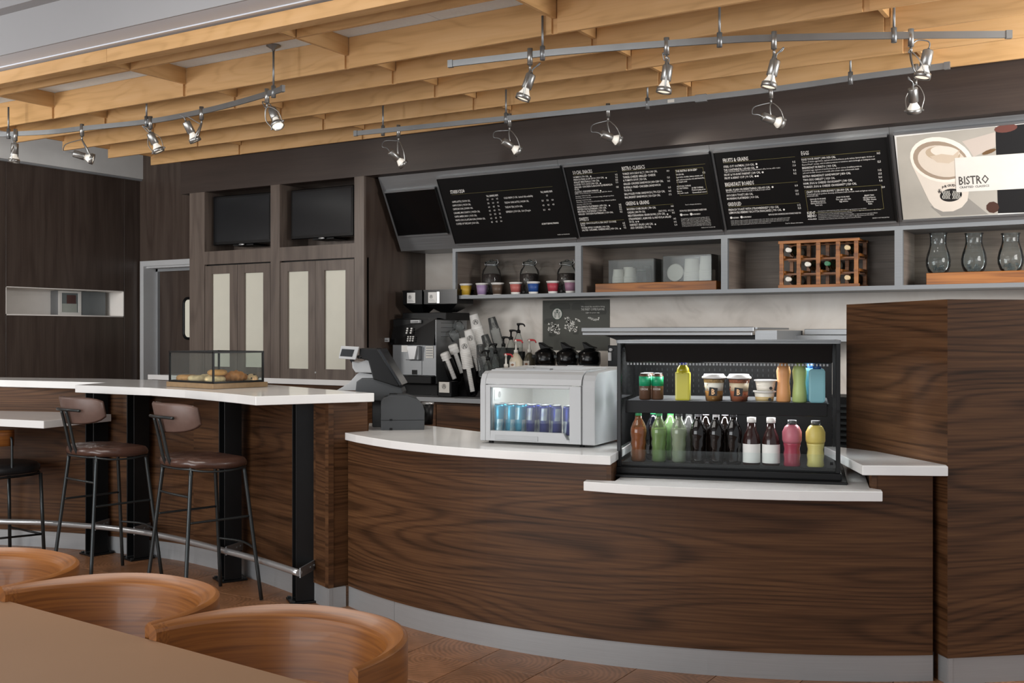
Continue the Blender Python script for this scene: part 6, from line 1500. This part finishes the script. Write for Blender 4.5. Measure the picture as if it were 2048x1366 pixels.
# wine rack
K6 = lambda x, y: (x / 3.692 + 1420, y / 3.692 + 250)
yR = YS + .06
xl_, xr2 = onY(*K6(512, 1000), yR).x, onY(*K6(1092, 1000), yR).x
zR1 = onY(*K6(512, 858), yR).z; dR = .26
wr = thing('wine_rack', 'slatted wooden wine rack of four columns on the third shelf bay', 'wine rack', ((xl_ + xr2) / 2, yR, ZS))
pc = [xl_ + (xr2 - xl_) * k / 4 for k in range(5)]; pw = .026
for y_ in (yR, yR + dR - .022):
    for k, x in enumerate(pc):
        xx0 = xl_ if k == 0 else (xr2 - pw if k == 4 else x - pw / 2)
        MB().box(xx0, xx0 + pw, y_, y_ + .02, ZS + .022, zR1 - .02).build('post', 'teak', wr, bevel=.001)
for y_ in (yR - .001, yR + dR - .023):
    MB().box(xl_ - .008, xr2 + .008, y_, y_ + .024, zR1 - .02, zR1).build('rail', 'teak', wr, bevel=.001); MB().box(xl_ - .008, xr2 + .008, y_, y_ + .024, ZS + .001, ZS + .022).build('rail', 'teak', wr, bevel=.001)
for k in range(8): MB().box(xl_ + .0 + (xr2 - xl_ - .03) * k / 7, xl_ + .03 + (xr2 - xl_ - .03) * k / 7, yR + .024, yR + dR - .024, zR1 - .014, zR1 - .002).build('top_slat', 'teak', wr)
hz = (zR1 - ZS - .02) / 3
for lv in (1, 2):
    for k, x in enumerate(pc):
        xx0 = xl_ if k == 0 else (xr2 - pw if k == 4 else x - pw / 2)
        MB().box(xx0 - .008, xx0 + pw + .008, yR + .021, yR + dR - .023, ZS + .012 + hz * lv - .010, ZS + .012 + hz * lv + .008).build('bottle_rest', 'teak', wr)
for y_ in (yR + .05, yR + dR - .06):
    for lv in (1, 2): MB().box(xl_ + .002, xr2 - .002, y_, y_ + .014, ZS + .012 + hz * lv - .022, ZS + .012 + hz * lv - .0105).build('slat', 'teak', wr)
for k, (x, y, colr, lab) in enumerate(((597, 942, '#d6d2c8', 'wine bottle with pale cap in the top left slot of the rack'), (733, 1060, '#d8d4ca', 'wine bottle with pale cap in the second column of the middle row'), (865, 1055, '#2f6b4a', 'wine bottle with green cap in the third column of the middle row'),
                                       (1000, 920, '#cbb58c', 'wine bottle with tan cap in the top right slot of the rack'), (587, 1167, '#d6d2c8', 'wine bottle with pale cap in the bottom left slot of the rack'), (980, 1152, '#cdb48a', 'wine bottle with tan cap in the bottom right slot of the rack'))):
    col_i = [0, 1, 2, 3, 0, 3][k]; lvl = [2, 1, 1, 2, 0, 0][k]
    px_ = (pc[col_i] + pc[col_i + 1]) / 2; pz = ZS + .022 + .04 + (hz * lvl - .004 if lvl else 0)
    t = thing('wine_bottle', lab, 'bottle', (px_, yR, pz), 0, 'wine bottles in the rack')
    W = Matrix.Translation((px_, yR - .028, pz)) @ Matrix.Rotation(-PI / 2, 4, 'X')
    m = MB(); m.M = W; m.lathe([(.0135, .05), (.0145, .10), (.034, .145), (.0375, .165), (.0375, .30), (.03, .305)], 20); m.build('bottle_glass', colm('#12160f', .12), t)
    m = MB(); m.M = W; m.lathe([(.0155, 0), (.0155, .052), (.0145, .055)], 18); m.build('capsule', colm(colr, .45), t)
    m = MB(); m.M = W; m.lathe([(.0379, .19), (.0379, .27)], 20, cap=False); m.build('label', colm(('#6f6a60', '#2a2622')[k % 2], .5), t)
# vases on the last bay
yV = YS + .09
K7 = lambda x, y: (x / 3.4167 + 1760, y / 3.4167 + 220)
a = onY(*K7(315, 1160), yV - .03)
rb = thing('riser_board', 'orange brown wooden riser board under the glass vases', 'board', (a.x + .5, yV, ZS))
MB().box(a.x, -.13, yV - .03, yV + .2, ZS + .001, ZS + .078).build('block', 'teak', rb, bevel=.003)
for k, x in enumerate((398, 642, 893)):
    p = onY(*K7(x, 1000), yV + .07); t = thing('glass_vase', ['clear bulbous glass vase, leftmost on the orange board', 'clear bulbous glass vase, middle of the three', 'clear bulbous glass vase at the right edge of the picture'][k], 'vase', (p.x, yV + .07, ZS + .079), 0, 'glass vases on the riser board')
    H = onY(*K7(x, 845), yV + .07).z - ZS - .079
    pr2 = [(.045, 0), (.062, .01), (.076, .05), (.078, .085), (.070, .125), (.055, .17), (.050, .20), (.053, H * .97), (.057, H)]
    glassy(pr2, 'outer_glass', 'vaseglass', t, n=28)
    m = loc_mb(t); m.tube([(.056 * math.cos(a_), .056 * math.sin(a_), H) for a_ in [2 * PI * i / 24 for i in range(24)]], .003, 6, True); m.build('rim', 'clear', t)
    random.seed(k)
    m = loc_mb(t)
    for i in range(26): m.ball((random.uniform(-.045, .045), random.uniform(-.045, .045), random.uniform(.012, .05)), .009, .009, .009, 8, 5)
    tag(m.build('glass_beads', 'vaseglass', t), kind='stuff')

# ================================================================ PASTRY CASE
rz_ = math.radians(-9); p = onz(426, 778.8, ZB)
pc_ = thing('pastry_case', 'small glass pastry case on a wooden base on the bar top', 'pastry case', (p.x, p.y, ZB), rz_)
PM = MX[pc_.name]
def pm(): m = MB(); m.M = PM; return m
pm().box(-.475, .0, 0, .37, .001, .03).build('wood_base', plain('light_oak_base', '#8d7353', .5, 0, .12, 30), pc_, bevel=.002)
X0_, X1_, Y0_, Y1_, H0, H1 = -.455, -.015, .012, .345, .031, .205
m = pm(); r_ = .005
for x in (X0_, X1_):
    for y in (Y0_, Y1_): m.box(x - r_, x + r_, y - r_, y + r_, H0, H1)
for z in (H0 + r_, H1):
    for y in (Y0_, Y1_): m.box(X0_ - r_, X1_ + r_, y - r_, y + r_, z - r_, z + r_)
    for x in (X0_, X1_): m.box(x - r_, x + r_, Y0_ - r_, Y1_ + r_, z - r_, z + r_)
m.build('frame', 'blacksteel', pc_, weld=False)
for q in ((X0_ + .006, X1_ - .006, Y0_ - .001, Y0_ + .001, H0 + .01, H1 - .005), (X0_ + .006, X1_ - .006, Y1_ - .001, Y1_ + .001, H0 + .01, H1 - .005), (X0_ - .001, X0_ + .001, Y0_ + .006, Y1_ - .006, H0 + .01, H1 - .005), (X1_ - .001, X1_ + .001, Y0_ + .006, Y1_ - .006, H0 + .01, H1 - .005), (X0_ + .006, X1_ - .006, Y0_ + .006, Y1_ - .006, H1 - .001, H1 + .001)):
    pm().box(*q).build('glass_pane', 'smoke', pc_)
bun = plain('baked_crust', '#cf9656', .5, 0, .35, 30, bump=.3); bun2 = plain('pale_bagel', '#e6c898', .55, 0, .3, 40, bump=.3); cro = plain('croissant_crust', '#bd7a3a', .4, 0, .35, 40, bump=.3); ck = plain('scone_crust', '#dcb98c', .6, 0, .4, 60, bump=.4)
def bagel(x, y, z, mat, lab, r=.038, hgt=.019, tilt=0):
    w_ = PM @ Vector((x, y, z)); t = thing('bagel', lab, 'bagel', tuple(w_), rz_, 'bagels in the pastry case')
    m = loc_mb(t); m.M = m.M @ Matrix.Rotation(tilt, 4, 'Y'); P = []
    for i in range(24):
        a_ = 2 * PI * i / 24
        P.append([((r + .024 * math.cos(b_)) * math.cos(a_), (r + .024 * math.cos(b_)) * math.sin(a_), .001 + hgt + hgt * math.sin(b_)) for b_ in [2 * PI * j / 10 for j in range(11)]])
    m.grid(P, closed_u=True); m.build('crust', mat, t)
bagel(-.385, .08, .032, bun, 'golden bagel at the left end of the pastry case'); bagel(-.255, .075, .032, bun2, 'pale bagel second from the left in the pastry case')
bagel(-.085, .07, .032, bun2, 'pale bagel at the front corner of the pastry case', .036); bagel(-.36, .22, .032, bun2, 'pale bagel behind the golden one'); bagel(-.075, .078, .072, bun, 'browned bagel lying on top of the corner one', .032, .017)
w_ = PM @ Vector((-.055, .185, .032)); t = thing('croissant', 'large brown croissant in the middle right of the pastry case', 'croissant', tuple(w_), rz_ + 1.25)
m = loc_mb(t); pts = []; rad = []
for i in range(25):
    s_ = -1 + i / 12; pts.append((.085 * s_, .035 * s_ * s_, .034 - .012 * s_ * s_)); rad.append((.034 * (1 - .82 * abs(s_) ** 1.6)) * (1 + .10 * math.sin(i * 1.6)))
m.tube(pts, rad, 12); m.build('crust', cro, t)
w_ = PM @ Vector((-.052, .29, .032)); t = thing('scone', 'pale scone with dark berries at the right end of the pastry case', 'scone', tuple(w_), rz_)
m = loc_mb(t); m.lathe([(.034, .001), (.042, .012), (.040, .028), (.026, .04), (.006, .045)], 14); m.build('crumb', ck, t)
m = loc_mb(t)
for i in range(10): a_ = i * 2.4; rr_ = .041 if i % 2 else .025; m.ball((rr_ * math.cos(a_), rr_ * math.sin(a_), .022 if i % 2 else .040), .005, .005, .004, 6, 4)
m.build('berries', 'ink', t)

# ================================================================ NICHE BOX ON LEFT WALL
a = onX(118, 600, XL - .20); b = onX(162, 600, XL - .20); zc0, zc1 = onX(140, 625, XL - .2).z, zt - .02
nb_ = thing('niche_box', 'small white framed glass fronted box with grey side in the wall niche', 'box', (XL - .2, (a.y + b.y) / 2, zb_ + .013))
y0, y1 = a.y, b.y; z0, z1 = zb_ + .013, zt - .012
m = MB(); m.box(XL - .215, XL - .195, y0, y1, z0, z0 + .03); m.box(XL - .215, XL - .195, y0, y1, z1 - .02, z1); m.box(XL - .215, XL - .195, y0, y0 + .03, z0 + .0305, z1 - .0205); m.box(XL - .215, XL - .195, y1 - .03, y1, z0 + .0305, z1 - .0205); m.build('frame', 'white', nb_)
MB().box(XL - .335, XL - .215, y0, y1, z0, z1).build('body', 'midgrey', nb_)
MB().box(XL - .206, XL - .203, y0 + .03, y1 - .03, z0 + .03, z1 - .02).build('glass', 'clear', nb_)
MB().box(XL - .214, XL - .212, y0 + .10, y1 - .05, z0 + .10, z1 - .04).build('red_panel', colm('#6b3a35', .5), nb_)
MB().box(XL - .213, XL - .211, y0 + .04, y1 - .04, z0 + .03, z0 + .12).build('white_panel', 'offwhite', nb_)
MB().box(XL - .3, XL - .20, y1, y1 + .30, z0, z1).build('side_unit', colm('#6f7476', .5), nb_)
# print the inventory size
0 and print('OBJECTS', len(bpy.data.objects), 'TRIS', sum(len(m_.loop_triangles) if m_.loop_triangles else sum(len(p_.vertices) - 2 for p_ in m_.polygons) for m_ in bpy.data.meshes))
